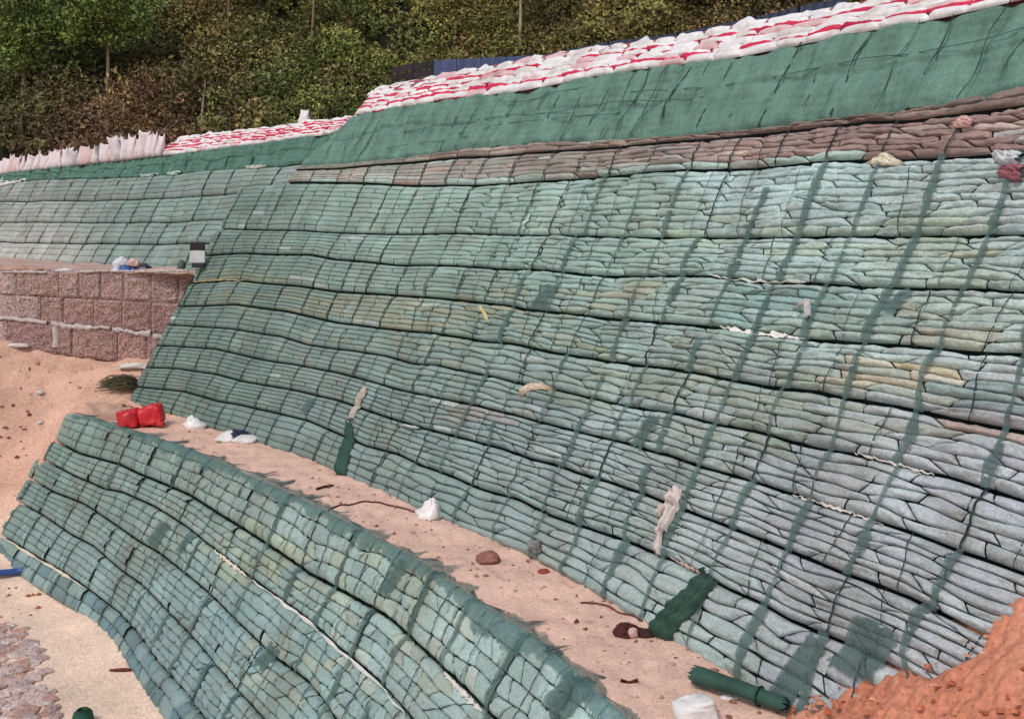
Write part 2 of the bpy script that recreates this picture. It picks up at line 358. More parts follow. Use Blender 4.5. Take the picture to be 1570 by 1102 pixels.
# ------------------------------------------------------------------ sandbag walls
NA = np.sin(np.pi / 2 * np.linspace(-1, 1, 18)); NBn = np.sin(np.pi / 2 * np.linspace(-1, 1, 9))
NA2 = np.sin(np.pi / 2 * np.linspace(-1, 1, 8)); NB2 = np.sin(np.pi / 2 * np.linspace(-1, 1, 6))
wrk = Noise(41, 10, 3, 9); und = Noise(42, 8, .12, .6)
class Raster:
    def __init__(s, s0, s1, t0, t1, ds=0.02, dt=0.01):
        s.s0, s.t0, s.ds, s.dt = s0, t0, ds, dt
        s.A = np.full((int((s1 - s0) / ds) + 2, int((t1 - t0) / dt) + 2), -0.2)
    def splat(s, S, T, H):
        i = np.clip(((S - s.s0) / s.ds).astype(int), 0, s.A.shape[0] - 1); j = np.clip(((T - s.t0) / s.dt).astype(int), 0, s.A.shape[1] - 1)
        np.maximum.at(s.A, (i.ravel(), j.ravel()), H.ravel())
    def finish(s):
        A = s.A
        for _ in range(2):
            A = np.maximum.reduce([A, np.roll(A, 1, 0), np.roll(A, -1, 0), np.roll(A, 1, 1), np.roll(A, -1, 1)])
        s.A = A
    def __call__(s, S, T):
        i = np.clip(((np.asarray(S) - s.s0) / s.ds).astype(int), 0, s.A.shape[0] - 1); j = np.clip(((np.asarray(T) - s.t0) / s.dt).astype(int), 0, s.A.shape[1] - 1)
        return s.A[i, j]
U_ = np.linspace(-.97, .97, 26); V_ = np.linspace(-.96, .96, 12)
def bag_st(sl, sr, slt, srt, lo, hi, amp, macro, A, Bv, lens, pa, seed, tilt=0.0, pb=2.6):
    aa, bb = np.meshgrid(A, Bv); u = (aa + 1) / 2; v = 0.5 + bb / 2 * (1 - lens * np.abs(aa) ** 3)
    s = (1 - u) * (sl + (slt - sl) * v) + u * (sr + (srt - sr) * v)
    l, h_ = lo(s), hi(s); t = l * (1 - v) + h_ * v
    f = np.clip(1 - np.abs(aa) ** (pa * 1.6), 0, 1) ** .45 * np.clip(1 - np.abs(bb) ** pb, 0, 1) ** .5
    h = macro(s, t) + amp * f * (1 + 0.30 * wrk(s * 1.1 + seed, t * 2.2) - 0.28 * np.abs(wrk(s * 2.3 + seed * 2, t * 3.1 + s)) * np.abs(aa)) - 0.016 + tilt * aa * f
    return s, t, h, aa, bb
def anchors_color(A, p):
    A_ = np.array([a[:2] for a in A], float); Cc = np.array([a[2] for a in A], float); sg = np.array([a[3] for a in A], float)
    d2 = ((p - A_) ** 2).sum(1) / sg ** 2; w = np.exp(-d2) + 1e-6 / (d2 + 1)
    return (w[:, None] * Cc).sum(0) / w.sum()
class BagSet:
    def __init__(s): s.items = []
    def add(s, V, col, ab, na, nb):
        p = pix(V); inside = ((p[:, 0] > -5) & (p[:, 0] < 1575) & (p[:, 1] > -5) & (p[:, 1] < 1107)).mean()
        ext = (p[:, 0].max() - p[:, 0].min()) * (p[:, 1].max() - p[:, 1].min()) * inside
        s.items.append((ext, V, col, ab, na, nb))
    def build(s, parent, mat, limit, name='sandbag', rest='sandbag_remainder'):
        it = sorted(s.items, key=lambda q: -q[0])
        fc = {}
        for e, V, col, ab, na, nb in it[:limit]:
            if (na, nb) not in fc: fc[(na, nb)] = gfaces(na, nb)
            mesh_obj(name, V, fc[(na, nb)], mat, parent, col=col, ab=ab)
        Vs, Fs, Cs, As, off = [], [], [], [], 0
        for e, V, col, ab, na, nb in it[limit:]:
            if (na, nb) not in fc: fc[(na, nb)] = gfaces(na, nb)
            Vs.append(V); Fs.append(fc[(na, nb)] + off); Cs.append(np.tile(col, (len(V), 1))); As.append(ab); off += len(V)
        if Vs:
            o = mesh_obj(rest, np.concatenate(Vs), np.concatenate(Fs), mat, parent, col=np.concatenate(Cs), ab=np.concatenate(As))
            tag(o, kind='stuff')
SAT = 0.70; HUE = np.array([0.985, 1.0, 1.015])
def jit(c, r, v=0.10, hshift=0.05):
    c = np.asarray(c, float); lu = c @ np.array([.25, .6, .15]); c = (lu + (c - lu) * SAT) * (1 + r.normal(0, v)); return np.clip(c * (1 + r.normal(0, hshift, 3)) * HUE, 0.005, 0.95)
COLS = {}
def wall_bands(surf, bands, s0f, s1, colfn, rowsfn, colw, regf, bagset, ras, seed, ampf, hires, edge_fn=None, dens=1.0, pa=5):
    """bands: (lower line, upper line, rows, seam) from the foot up"""
    r = np.random.default_rng(seed); mac = []; base = []; q = min(s0f(b) for b in range(len(bands))) + .3
    while q < s1: base.append(q); q += colw * (1 + r.normal(0, 0.07)) * (np.interp(q, [40, 48], [1, .8]) if seed == 5 else 1)
    cj = np.random.default_rng(seed + 1).normal(0, .022, (40, 80))
    for bi, (lo_, hi_, rows, seam) in enumerate(bands):
        s0 = s0f(bi)
        gl = ((0.013 if bi < 5 else .021) if bi != 0 else .009) if seam else 0.005
        def macro(s, t, lo_=lo_, hi_=hi_, seam=seam):
            l, h = lo_(s), hi_(s); b = np.clip((t - l) / (h - l + 1e-6), 0, 1)
            return (0.075 if seam else 0.02) * (1 - np.abs(2 * b - 1) ** 7) + 0.028 * und(s, t)
        mac.append(macro)
        bnd = []
        for k in range(rows + 1):
            nz = Noise(seed * 100 + bi * 20 + k, 6, .25, 1.3, 1); fr = k / rows
            def bl(s, fr=fr, nz=nz, k=k, lo_=lo_, hi_=hi_, gl=gl):
                l, h = lo_(s) + gl, hi_(s) - gl * 0.6
                w = 0.0 if k in (0, rows) else 0.16 * (h - l) / rows
                return l + (h - l) * fr + w * nz(s) * (0.35 + 0.65 * (1 - regf(s)))
            bnd.append(bl)
        cols = [c + cj[bi % 40, q % 80] for q, c in enumerate(base) if c > s0 + .1] + [s1 + .4]; COLS.setdefault(seed, []).append(cols[:-1])
        for k in range(rows):
            if True:
                s = s0
                ends = [s0]; slant = [0.0]
                ci = 1
                ph = r.uniform(0.2, 0.8)
                while s < s1:
                    reg = float(regf(s)); w = colw * dens
                    if r.random() < reg:
                        nx = [c for c in cols if c > s + 0.12]
                        e = nx[0] if nx else s1 + .1
                        if dens < 0.8 or (e - s > colw * 0.8 and r.random() < 0.35): e = s + (e - s) * r.uniform(.42, .6)
                        e += r.normal(0, 0.012); sl = r.normal(0, 0.012)
                    else:
                        e = s + w * r.uniform(0.42, 0.95); sl = r.normal(0, 0.11)
                    ends.append(e); slant.append(sl); s = e
                for q in range(len(ends) - 1):
                    g = 0.011 if regf(ends[q]) > .5 else 0.009
                    sl_, sr_ = ends[q] + g, ends[q + 1] - g
                    if sr_ - sl_ < 0.05: continue
                    smid = (sl_ + sr_) / 2; reg = float(regf(smid))
                    lens = 0.06 * reg + (1 - reg) * r.uniform(0.04, 0.24)
                    lo = lambda s_, b0=bnd[k]: b0(s_) + 0.0015
                    hi = lambda s_, b1=bnd[k + 1]: b1(s_) - 0.0015
                    a_mp = ampf(smid) * r.uniform(0.85, 1.15)
                    P0 = surf.P(smid, (lo(smid) + hi(smid)) / 2)
                    near = hires(P0)
                    A, Bv = (NA, NBn) if near else (NA2, NB2)
                    st = bag_st(sl_ - slant[q] / 2, sr_ - slant[q + 1] / 2, sl_ + slant[q] / 2, sr_ + slant[q + 1] / 2, lo, hi, a_mp, macro, A, Bv, lens, pa, r.uniform(0, 50), r.normal(0, 0.003 + 0.012 * (1 - reg)), 4.2 + 4.5 * reg)
                    V = surf.P(st[0], st[1], st[2]).reshape(-1, 3)
                    col = colfn(pix(P0), bi, k, smid, r)
                    ab = np.stack([st[0], st[1], np.full_like(st[0], seed)], -1).reshape(-1, 3)
                    bagset.add(V, col, ab, len(A), len(Bv))
                    uu, vv_ = np.meshgrid(U_, V_)
                    st2 = bag_st(sl_, sr_, sl_, sr_, lo, hi, a_mp, macro, U_, V_, lens, pa, 0.0)
                    ras.splat(st2[0], st2[1], st2[2])
    return mac
def backing(surf, bands, s0f, s1, mac, parent, ds=0.12, name='backing_cloth', colv=(0.035, 0.055, 0.052), h=-0.045):
    for bi, (lo_, hi_, rows, seam) in enumerate(bands):
        s = np.arange(s0f(bi), s1 + ds, ds); b = np.linspace(0, 1, 9)
        S, Bq = np.meshgrid(s, b); T = lo_(S) + (hi_(S) - lo_(S)) * Bq
        Hh = mac[bi](S, T) + h - (0.07 * np.abs(2 * Bq - 1) ** 6 if seam else 0)
        mesh_obj(name, surf.P(S, T, Hh), gfaces(len(s), len(b)), M_BACK, parent, col=np.array(colv))

# ---- main wall
W = thing('netted_sandbag_wall', SM.P(46, 0), 'tall green netted sandbag slope wall rising behind the berm path', 'retaining wall')
K_ = 1.40
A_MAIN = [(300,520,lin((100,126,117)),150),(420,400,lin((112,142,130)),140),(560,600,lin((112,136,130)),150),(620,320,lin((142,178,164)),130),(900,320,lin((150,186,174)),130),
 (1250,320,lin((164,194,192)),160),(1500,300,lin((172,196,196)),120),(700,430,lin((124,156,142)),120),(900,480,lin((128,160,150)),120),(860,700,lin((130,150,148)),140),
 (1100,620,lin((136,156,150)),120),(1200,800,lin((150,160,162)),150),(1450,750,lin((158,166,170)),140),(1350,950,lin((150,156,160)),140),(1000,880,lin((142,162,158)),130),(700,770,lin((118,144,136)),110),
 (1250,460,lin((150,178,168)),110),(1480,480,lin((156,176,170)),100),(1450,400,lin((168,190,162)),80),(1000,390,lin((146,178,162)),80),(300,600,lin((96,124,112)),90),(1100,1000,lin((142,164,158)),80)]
SPOT = [(1430,520,120,60,(158,152,110),.25),(1150,560,140,60,(140,146,112),.3),(1300,640,160,60,(140,146,118),.25),(700,520,200,40,(136,140,108),.25),(620,480,150,22,(150,142,104),.75),(450,465,120,20,(130,136,100),.5),(860,465,90,16,(158,150,108),.5),(985,452,40,10,(176,160,110),.7),(1370,578,90,26,(196,164,104),.5),
 (1540,650,50,16,(186,112,66),.7),(1200,475,80,34,(88,150,140),.6),(1330,480,80,34,(110,150,140),.4),(960,600,110,24,(136,150,116),.6),(1180,660,100,22,(126,146,118),.55),(850,545,80,16,(146,146,112),.4),
 (760,640,60,14,(158,138,126),.4),(1300,365,220,30,(170,192,152),.35),(1200,520,70,22,(128,160,140),.5),(1500,385,70,24,(190,180,130),.35),(380,425,60,12,(132,140,96),.5),(1540,610,40,20,(92,140,140),.5)]
def col_main(p, bi, k, s, r):
    c = anchors_color(A_MAIN, p)
    for (x, y, rx, ry, cc, st) in SPOT:
        d = ((p[0] - x) / rx) ** 2 + ((p[1] - y) / ry) ** 2
        if d < 1.4 and r.random() < st: c = c * 0.58 + lin(cc) * 0.42
    if bi == 9:
        m = np.clip((p[0] - 600) / 700, 0, 1); c = lin((144, 146, 134)) * (1 - m) + lin((146, 116, 110)) * m
        if r.random() < 0.22 + 0.2 * m: c = c * .55 + .45 * lin(random.choice([(176, 190, 184), (196, 178, 160), (120, 92, 90), (170, 120, 112)]))
        if k == 0 and r.random() < .5: c = lin((150, 178, 166))
    if bi == 10:
        c = lin(random.choice([(142, 100, 90), (160, 124, 110), (172, 152, 134), (128, 88, 84)])) * .85
        c = c * .7 + lin((130, 134, 122)) * .3
        if p[0] < 640: c = lin((126, 124, 110))
    if r.random() < 0.012: c = c * .5 + lin((186, 196, 190)) * .5
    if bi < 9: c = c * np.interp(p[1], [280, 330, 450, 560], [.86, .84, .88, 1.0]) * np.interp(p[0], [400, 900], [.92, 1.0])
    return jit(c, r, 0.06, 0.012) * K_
Ls = ['K', 'J', 'I', 'H', 'G', 'F', 'E', 'D', 'C', 'B', 'A', 'A1']
nrow = [5, 6, 6, 5, 5, 7, 7, 7, 10, 6, 2]
lowK = lambda s: LM['K'](s) - 0.05
bandsM = []
for i, n in enumerate(nrow):
    lo_ = lowK if i == 0 else LM[Ls[i]]
    bandsM.append((lo_, LM[Ls[i + 1]], n, True))
S1M = 56.3
s0tab = [36.35, 36.35, 36.4, 36.4, 36.4, 36.45, 36.45, 36.45, 36.5, 38.25, 38.35]
regM = lambda s: np.clip((47.2 - np.asarray(s)) / 4.5, 0, 1)
bagsM = BagSet(); rasM = Raster(36, 57, -0.3, 6)
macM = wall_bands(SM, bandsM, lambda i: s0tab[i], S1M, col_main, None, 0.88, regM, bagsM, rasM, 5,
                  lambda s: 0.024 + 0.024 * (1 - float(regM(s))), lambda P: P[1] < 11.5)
rasM.finish()
bagsM.build(W, M_BAG, 300)
backing(SM, bandsM, lambda i: s0tab[i], S1M, macM, W)

# upper netting sheet of the main wall
def net_sheet(surf, lo, hi, s0f, s1, parent, colv, seed, name='netting_sheet', hbase=0.03, colw=0.88, slope_left=True):
    s = np.arange(0, 1.0001, 1 / 420.); b = np.linspace(0, 1, 46); Q, Bq = np.meshgrid(s, b)
    s00, s01 = s0f
    Sst = s00 + (s01 - s00) * Bq; S = Sst + (s1 - Sst) * Q
    T = lo(S) + (hi(S) - lo(S)) * Bq
    n1, n2, n3 = Noise(seed, 8, .3, 1.4), Noise(seed + 1, 8, 1.5, 4), Noise(seed + 2, 6, .2, .7)
    ph = (S + 0.10 * n3(S, T) - 0.25 * Bq) / colw
    fr = np.abs(ph - np.round(ph)) * colw
    ph2 = ph * 2 + 0.37; fr2 = np.abs(ph2 - np.round(ph2)) * colw / 2
    rows = (T + 0.02 * n1(S, T)) / 0.125
    H = hbase + 0.04 * n1(S, T) + 0.013 * n2(S, T) - 0.040 * np.exp(-(fr / 0.06) ** 2) - 0.018 * np.exp(-(fr2 / 0.05) ** 2) + 0.016 * np.abs(np.sin(rows * np.pi)) ** .6
    mid = np.abs(Bq - 0.52 - 0.05 * n3(S * .7, T * 0)); H = H - 0.04 * np.exp(-(mid / 0.03) ** 2)
    H = H - 0.05 * np.clip((0.06 - Bq) / 0.06, 0, 1) - 0.04 * np.clip((Bq - 0.96) / 0.04, 0, 1)
    return mesh_obj(name, surf.P(S, T, H), gfaces(len(s), len(b)), M_SHEET, parent, col=np.array(colv), ab=np.stack([S, T, S * 0], -1).reshape(-1, 3))
so = net_sheet(SM, lambda s: LM['A1'](s) + 0.0, lambda s: LM['T'](s) + 0.03, (38.35, 39.35), S1M, W, lin((100, 134, 122)) * 1.0, 61, hbase=0.05)
tag(so, 'smooth dark green netting stretched over the upper slope')
def sheet_shade_lines(surf, lo, hi, s0, s1, parent, r, colw, lean, wd, full=.6, h=.075):  # crease shade on the sheet, drawn as thin dark ribbons
    Vs, Fs, off = [], [], 0; s = s0
    while s < s1:
        b0 = 0.0 if r.random() < full else r.uniform(0, .5); b1 = 1.0 if r.random() < full else r.uniform(.5, 1)
        b = np.linspace(b0, b1, 20); Q, Bq = np.meshgrid(np.array([-.5, .5]), b); wob = Noise(int(r.integers(1e6)), 4, .4, 1.4, 1)
        S = s + lean * Bq + .03 * wob(Bq) + Q * r.uniform(*wd) * (1 + .3 * wob(Bq * 3)); T = lo(S) + (hi(S) - lo(S)) * Bq
        Vs.append(surf.P(S, T, h + .014 * wob(Bq * 2 + 1)).reshape(-1, 3)); Fs.append(gfaces(2, 20) + off); off += 40; s += colw * r.uniform(.6, 1.4)
    tag(mesh_obj('seam_cord', np.concatenate(Vs), np.concatenate(Fs), M_BACK, parent, col=np.array((0.03, 0.062, 0.055))), kind='stuff')
sheet_shade_lines(SM, LM['A1'], LM['T'], 38.6, 56, W, np.random.default_rng(66), .42, .12, (.008, .024), .45)
for i, (fr0, a0, a1) in enumerate([(.5, 39.5, 48.5), (.36, 43, 47), (.63, 47, 53.5), (.22, 41, 43.5), (.8, 44, 46)]):  # cross creases: their shade laid on as dark ribbons
    q = np.linspace(a0, a1, 70); nz_ = Noise(650 + i, 6, .1, .6, 1); Q, Sq = np.meshgrid(np.array([-.5, .5]), q); fB = fr0 + .035 * nz_(Sq)
    Tq = LM['A1'](Sq) + (LM['T'](Sq) - LM['A1'](Sq)) * fB + Q * .011
    tag(mesh_obj('seam_cord', SM.P(Sq, Tq, .08 + .012 * nz_(Sq * 3)), gfaces(2, 70)[:, ::-1], M_BACK, W, col=np.array((0.035, 0.07, 0.06))), kind=None)

# net overlap strips and dark ribbons painting the shade of column gaps, draped over the bags
def drape(surf, ras, S, T, lift=0.012):
    S = np.asarray(S); T = np.asarray(T)
    H = np.max([ras(S + a, T + b) for a in (-.03, 0, .03) for b in (-.02, 0, .02)], 0) * 0.65 + 0.35 * ras(S, T)
    return surf.P(S, T, H + lift)
def net_strips(surf, ras, bands, seed, parent, r, prob, wfn, mat):
    """net overlaps that run up the face on the shared columns, one piece per course"""
    done = set()
    for bi, (lo_, hi_, rows, seam) in enumerate(bands):
        for ci, s in enumerate(COLS[seed][bi]):
            if r.random() >= prob(s, bi): continue
            done.add((bi, ci)); w = wfn(s, r); b = np.linspace(-0.02, 1.02 if r.random() < .85 else .65, 18); q = np.linspace(-.5, .5, 5)
            Q, Bq = np.meshgrid(q, b); bend = r.normal(0, .02)
            wob = Noise(int(r.integers(1e6)), 4, .5, 1.6, 1)
            S = s + bend * np.sin(Bq * 3.14) + Q * w * (0.85 + 0.25 * wob(Bq)) + 0.012 * wob(Bq * .7 + 1)
            T = lo_(S) + (hi_(S) - lo_(S)) * Bq
            mesh_obj('net_strip', drape(surf, ras, S, T), gfaces(5, 18), mat, parent)
    return done
def shade_lines(surf, ras, bands, seed, parent, r, prob, wd=(.014, .03), skip=(), shift=0.0, s1=99):  # shade between bag columns, put on as dark ribbons
    Vs, Fs, off = [], [], 0
    for bi, (lo_, hi_, rows, seam) in enumerate(bands):
        for ci, s in enumerate(COLS[seed][bi]):
            if (bi, ci) in skip or r.random() > prob or s > s1: continue
            b = np.linspace(0, 1, 18); q = np.array([-.5, .5]); Q, Bq = np.meshgrid(q, b)
            wob = Noise(int(r.integers(1e6)), 4, .5, 1.6, 1)
            S = s + shift + r.normal(0, .02 + .1 * shift) * (Bq - .5) + 0.010 * wob(Bq) + Q * r.uniform(wd[0], wd[1]); T = lo_(S) + (hi_(S) - lo_(S)) * Bq
            Vs.append(drape(surf, ras, S, T, 0.005).reshape(-1, 3)); Fs.append(gfaces(2, 18) + off); off += 36
    tag(mesh_obj('seam_cord', np.concatenate(Vs), np.concatenate(Fs), M_BACK, parent, col=np.array((0.022, 0.04, 0.042))), kind='stuff')
r_ = np.random.default_rng(77)
dn = net_strips(SM, rasM, bandsM[:9], 5, W, r_, lambda s, b: np.clip((s - 43.5) / 4.0, 0.04, 0.85), lambda s, r: r.uniform(.035, .105) * np.clip((s - 40) / 8, .5, 1.1), M_NET)
shade_lines(SM, rasM, bandsM[:10], 5, W, np.random.default_rng(78), 0.96, (.012, .024), dn)
shade_lines(SM, rasM, bandsM[:10], 5, W, np.random.default_rng(79), 0.5, (.006, .012), shift=.42)

def patch(surf, ras, px, w, l, parent, mat, skew=0.3, name='net_patch', seed=0, lift=0.014):
    S0, T0 = surf.inv([px]); b = np.linspace(-.5, .5, 14); q = np.linspace(-.5, .5, 10); Q, Bq = np.meshgrid(q, b)
    n = Noise(900 + seed, 6, .8, 2.5)
    S = S0[0] + Q * w * (1 + .15 * n(Bq, Q * 0)) + skew * Bq * l; T = T0[0] + Bq * l * (1 + .15 * n(Q, Bq * 0 + 5))
    return mesh_obj(name, drape(surf, ras, S, T, lift), gfaces(10, 14), mat, parent)
for i, (x, y, w, l) in enumerate([(845,460,.28,.35),(1000,668,.18,.38),(480,625,.25,.22),(1345,1005,.42,.40),(1235,1040,.22,.6),(1390,470,.16,.22)]):
    if y < 250: continue
    patch(SM, rasM, (x, y), w, l, W, M_NET, seed=i)

# white geotextile edges peeping out of the seams
def seam_edge(surf, ras, pts, w, parent, colv, name='geotextile_edge', seed=0):
    S0, T0 = surf.inv(pts); n = 46; f = np.linspace(0, 1, n); S = np.interp(f, np.linspace(0, 1, len(S0)), S0); T = np.interp(f, np.linspace(0, 1, len(S0)), T0)
    nz = Noise(700 + seed, 6, 2, 7, 1); q = np.linspace(-.5, .5, 4); Q, Fq = np.meshgrid(q, f)
    Wd = w * (0.75 + 0.3 * nz(f)) * np.sin(np.clip(f * np.pi, .1, 3.04)) ** .35
    SS = S[:, None] + 0 * Q; TT = T[:, None] + Q * Wd[:, None] + 0.006 * nz(f * 2)[:, None]
    Hh = np.maximum(ras(SS, TT), ras(SS, TT + .03)) * 0.7 + 0.035 + 0.012 * nz(f * 3 + 2)[:, None] - 0.02 * np.abs(Q)
    return mesh_obj(name, surf.P(SS, TT, Hh), gfaces(4, n), M_CLOTH, parent, col=lin(colv))
seam_edge(SM, rasM, [(1116,508),(1160,517),(1205,521),(1245,528)], .055, W, (226, 226, 220), seed=1)
seam_edge(SM, rasM, [(1225,764),(1290,784),(1365,811)], .03, W, (206, 198, 190), seed=2)
seam_edge(SM, rasM, [(1316,699),(1380,716),(1440,732)], .025, W, (206, 200, 194), seed=3)
seam_edge(SM, rasM, [(1095,427),(1130,434),(1190,438),(1253,436)], .03, W, (196, 200, 188), seed=4)
seam_edge(SM, rasM, [(300,434),(340,431),(380,432)], .03, W, (176, 160, 120), seed=5)
seam_edge(SM, rasM, [(1040,861),(1066,874),(1092,888)], .03, W, (196, 170, 160), seed=6)

# ---- white and red sandbag bank on the crest (right)
def bank(surf, lo, hi, s0f, s1, rows, bl, name, label, seed, redf, first_whole=True, amp=0.055):
    r = np.random.default_rng(seed)
    Tn = thing(name, surf.P((s0f(0) + s1) / 2, float(lo((s0f(0) + s1) / 2))), label, 'sandbag bank')
    for k in range(rows):
        f0, f1 = k / rows, (k + 1) / rows; s = s0f((f0 + f1) / 2) + (r.uniform(-.3, 0) if k else 0)
        nz0, nz1 = Noise(seed * 50 + k, 6, .4, 1.6, 1), Noise(seed * 50 + k + 1, 6, .4, 1.6, 1)
        nzt = Noise(seed * 77, 8, .8, 3.5, 1)
        while s < s1:
            e = s + bl * r.uniform(.75, 1.15)
            a = lambda x, f0=f0, nz=nz0, k=k: lo(x) + (hi(x) - lo(x)) * f0 + (0.012 * nz(x) if k else 0.0)
            b = lambda x, f1=f1, nz=nz1, k=k: lo(x) + (hi(x) - lo(x)) * (f1 + 0.25 / rows) + 0.012 * nz(x) + (0.07 * np.clip(nzt(x) - .4, 0, 2) ** 1.5 if k == rows - 1 else 0)
            step = lambda x, y, k=k: 0.06 - 0.02 * k + 0.01 * und(x * 2, y)
            st = bag_st(s - .03, e + .03, s + r.normal(0, .05), e + r.normal(0, .05), a, b, amp * r.uniform(.8, 1.2), step, NA2, NB2, r.uniform(.1, .4), 4, r.uniform(0, 50), r.normal(0, .015))
            p = pix(surf.P((s + e) / 2, float(a((s + e) / 2))))
            red = redf(p, k, r)
            c = lin((243, 243, 245)) * (1 - .06 * r.random()) * 0.93
            if r.random() < .12: c = lin((236, 200, 206)) * .86
            ab = np.stack([(st[3] + 1) / 2, (st[4] + 1) / 2, np.full_like(st[3], red + 0.25 * (red > 0))], -1).reshape(-1, 3)
            mesh_obj('sandbag', surf.P(st[0], st[1], st[2]), gfaces(8, 6), M_BANK, Tn, col=c, ab=ab)
            s = e
    s = np.linspace(s0f(.5), s1, 60); b = np.linspace(0, 1, 4); S, Bq = np.meshgrid(s, b); Tt = lo(S) + (hi(S) - lo(S)) * Bq
    mesh_obj('backing_cloth', surf.P(S, Tt, -0.03), gfaces(60, 4), M_BACK, Tn, col=lin((190, 120, 130)) * .6)
    return Tn
def red_main(p, k, r):
    base = {0: 0.0, 1: .62, 2: .12, 3: .18, 4: .38, 5: 0.0}[k]
    if p[0] < 720: base = {0: .05, 1: .5, 2: .42, 3: .55, 4: .45, 5: .2}[k]
    return max(0, base * r.uniform(.45, 1.15) - (r.random() < .15) * .3)
bank(SM, lambda s: LM['T'](s) + 0.0, LM['crest'], lambda f: 39.45 + 0.35 * f, S1M, 6, 0.52, 'sandbag_bank', 'long bank of white sandbags with red stripes along the top of the tall wall', 81, red_main)
bank(SF, lambda s: LF['T'](s), LF['crest'], lambda f: 31.3 + 0.2 * f, 39.2, 6, 0.55, 'sandbag_bank', 'shorter bank of red and white sandbags beside the upright white sacks', 82,
     lambda p, k, r: {0: 0., 1: .45, 2: .55, 3: .5, 4: .55, 5: .3}[k] * r.uniform(.5, 1.2), amp=.06)

# ---- far left wall
Wl = thing('netted_sandbag_wall', SF.P(30, 3.2), 'distant green netted wall above the pinkish block wall', 'retaining wall')
A_LEFT = [(60,355,lin((178,174,162)),80),(60,390,lin((182,174,162)),60),(40,330,lin((128,150,142)),60),(200,355,lin((112,148,136)),80),(260,395,lin((116,150,136)),70),(280,320,lin((112,150,138)),80),(100,295,lin((98,134,122)),70),(300,280,lin((112,156,142)),70),(420,275,lin((118,150,138)),60)]
def col_left(p, bi, k, s, r):
    c = anchors_color(A_LEFT, p)
    if bi == 3 and k < 2: c = c * .5 + .5 * lin((118, 126, 120))
    lu = c.mean(); c = c * .72 + lu * .28
    return jit(c, r, .05, .012) * K_ * .88
bandsL = [(lambda s: LF['Y'](s) - .3, LF['X'], 5, True), (LF['X'], LF['W'], 4, True), (LF['W'], LF['V'], 5, True), (LF['V'], LF['U'], 5, True)]
bagsL = BagSet(); rasL = Raster(14, 40, 2, 7)
macL = wall_bands(SF, bandsL, lambda i: 15.0, 38.8, col_left, None, 0.95, lambda s: np.asarray(s) * 0 + .97, bagsL, rasL, 9, lambda s: 0.022, lambda P: False, pa=9)
rasL.finish(); bagsL.build(Wl, M_BAG, 300); shade_lines(SF, rasL, bandsL, 9, Wl, np.random.default_rng(80), .9, (.02, .035)); backing(SF, bandsL, lambda i: 15.0, 38.8, macL, Wl)
so = net_sheet(SF, LF['U'], lambda s: LF['T'](s) + .03, (15.0, 15.0), 39.4, Wl, lin((84, 120, 108)) * 1.0, 65, hbase=.04)
tag(so, 'dark green netting stretched along the distant crest')
sheet_shade_lines(SF, LF['U'], LF['T'], 15.5, 39, Wl, np.random.default_rng(67), .9, .1, (.025, .05), .5, .06)

# ---- lower wall
Wf = thing('netted_sandbag_wall', SL.P(11, -2.7), 'low curving netted sandbag wall in the foreground below the berm path', 'retaining wall')
A_LOW = [(90,720,lin((104,130,120)),90),(200,720,lin((112,138,128)),90),(200,830,lin((112,138,132)),90),(80,860,lin((118,146,142)),60),(330,780,lin((120,142,132)),90),(330,900,lin((112,146,142)),90),(480,860,lin((126,152,146)),90),
 (450,1000,lin((116,150,146)),100),(600,960,lin((128,156,150)),100),(650,880,lin((132,160,152)),80),(750,1030,lin((136,164,158)),90),(260,1010,lin((112,140,140)),80),(870,1060,lin((150,184,178)),60)]
def col_low(p, bi, k, s, r):
    c = anchors_color(A_LOW, p)
    for (x, y, rx, ry, cc, st) in [(390,850,60,40,(136,150,112),.6),(560,880,120,60,(150,160,128),.35),(300,800,70,30,(130,138,124),.4),(430,1050,80,60,(146,152,126),.25),(640,1000,120,70,(156,160,136),.25)]:
        if ((p[0] - x) / rx) ** 2 + ((p[1] - y) / ry) ** 2 < 1.3 and r.random() < st: c = c * .5 + lin(cc) * .5
    if bi == 5 and r.random() < .5: c = lin((86, 120, 124))
    return jit(c, r, .07, .012) * K_
ks = ['T', 'a', 'b', 'c', 'd', 'e', 'f']
bandsF = []
for i, n in zip(range(6), (4, 4, 4, 5, 5, 2)):
    up, dn = LL[ks[i]], LL[ks[i + 1]]
    if i == 0: up_ = lambda s: LL['T'](s) * 0.3 + 0.03
    bandsF.append(((lambda s: LL['f'](s) - .08) if i == 5 else dn, up_ if i == 0 else up, n, True))
bandsF = bandsF[::-1]
bagsF = BagSet(); rasF = Raster(3.5, 22.5, -4, 0.5)
regF = lambda s: np.clip((13.5 - np.asarray(s)) / 5.0, 0.5, 1)
S1F = 21.0
s0F = [4.75, 4.62, 4.5, 4.45, 4.6, 4.66]
macF = wall_bands(SL, bandsF, lambda i: s0F[i], S1F, lambda p, bi, k, s, r: col_low(p, 5 - bi, k, s, r), None, 0.90, regF, bagsF, rasF, 21,
                  lambda s: 0.025 + .022 * (1 - float(regF(s))), lambda P: P[1] < 12, dens=0.5, pa=4)
rasF.finish(); bagsF.build(Wf, M_BAG, 300); backing(SL, bandsF, lambda i: s0F[i], S1F, macF, Wf)
r2 = np.random.default_rng(99)
dn = net_strips(SL, rasF, bandsF[1:], 21, Wf, r2, lambda s, b: np.clip((s - 7) / 6, .05, .6), lambda s, r: r.uniform(.05, .12), M_NET)
shade_lines(SL, rasF, bandsF, 21, Wf, np.random.default_rng(98), 0.95, (.016, .030), dn)
shade_lines(SL, rasF, bandsF, 21, Wf, np.random.default_rng(97), 0.7, (.008, .016), shift=.44)
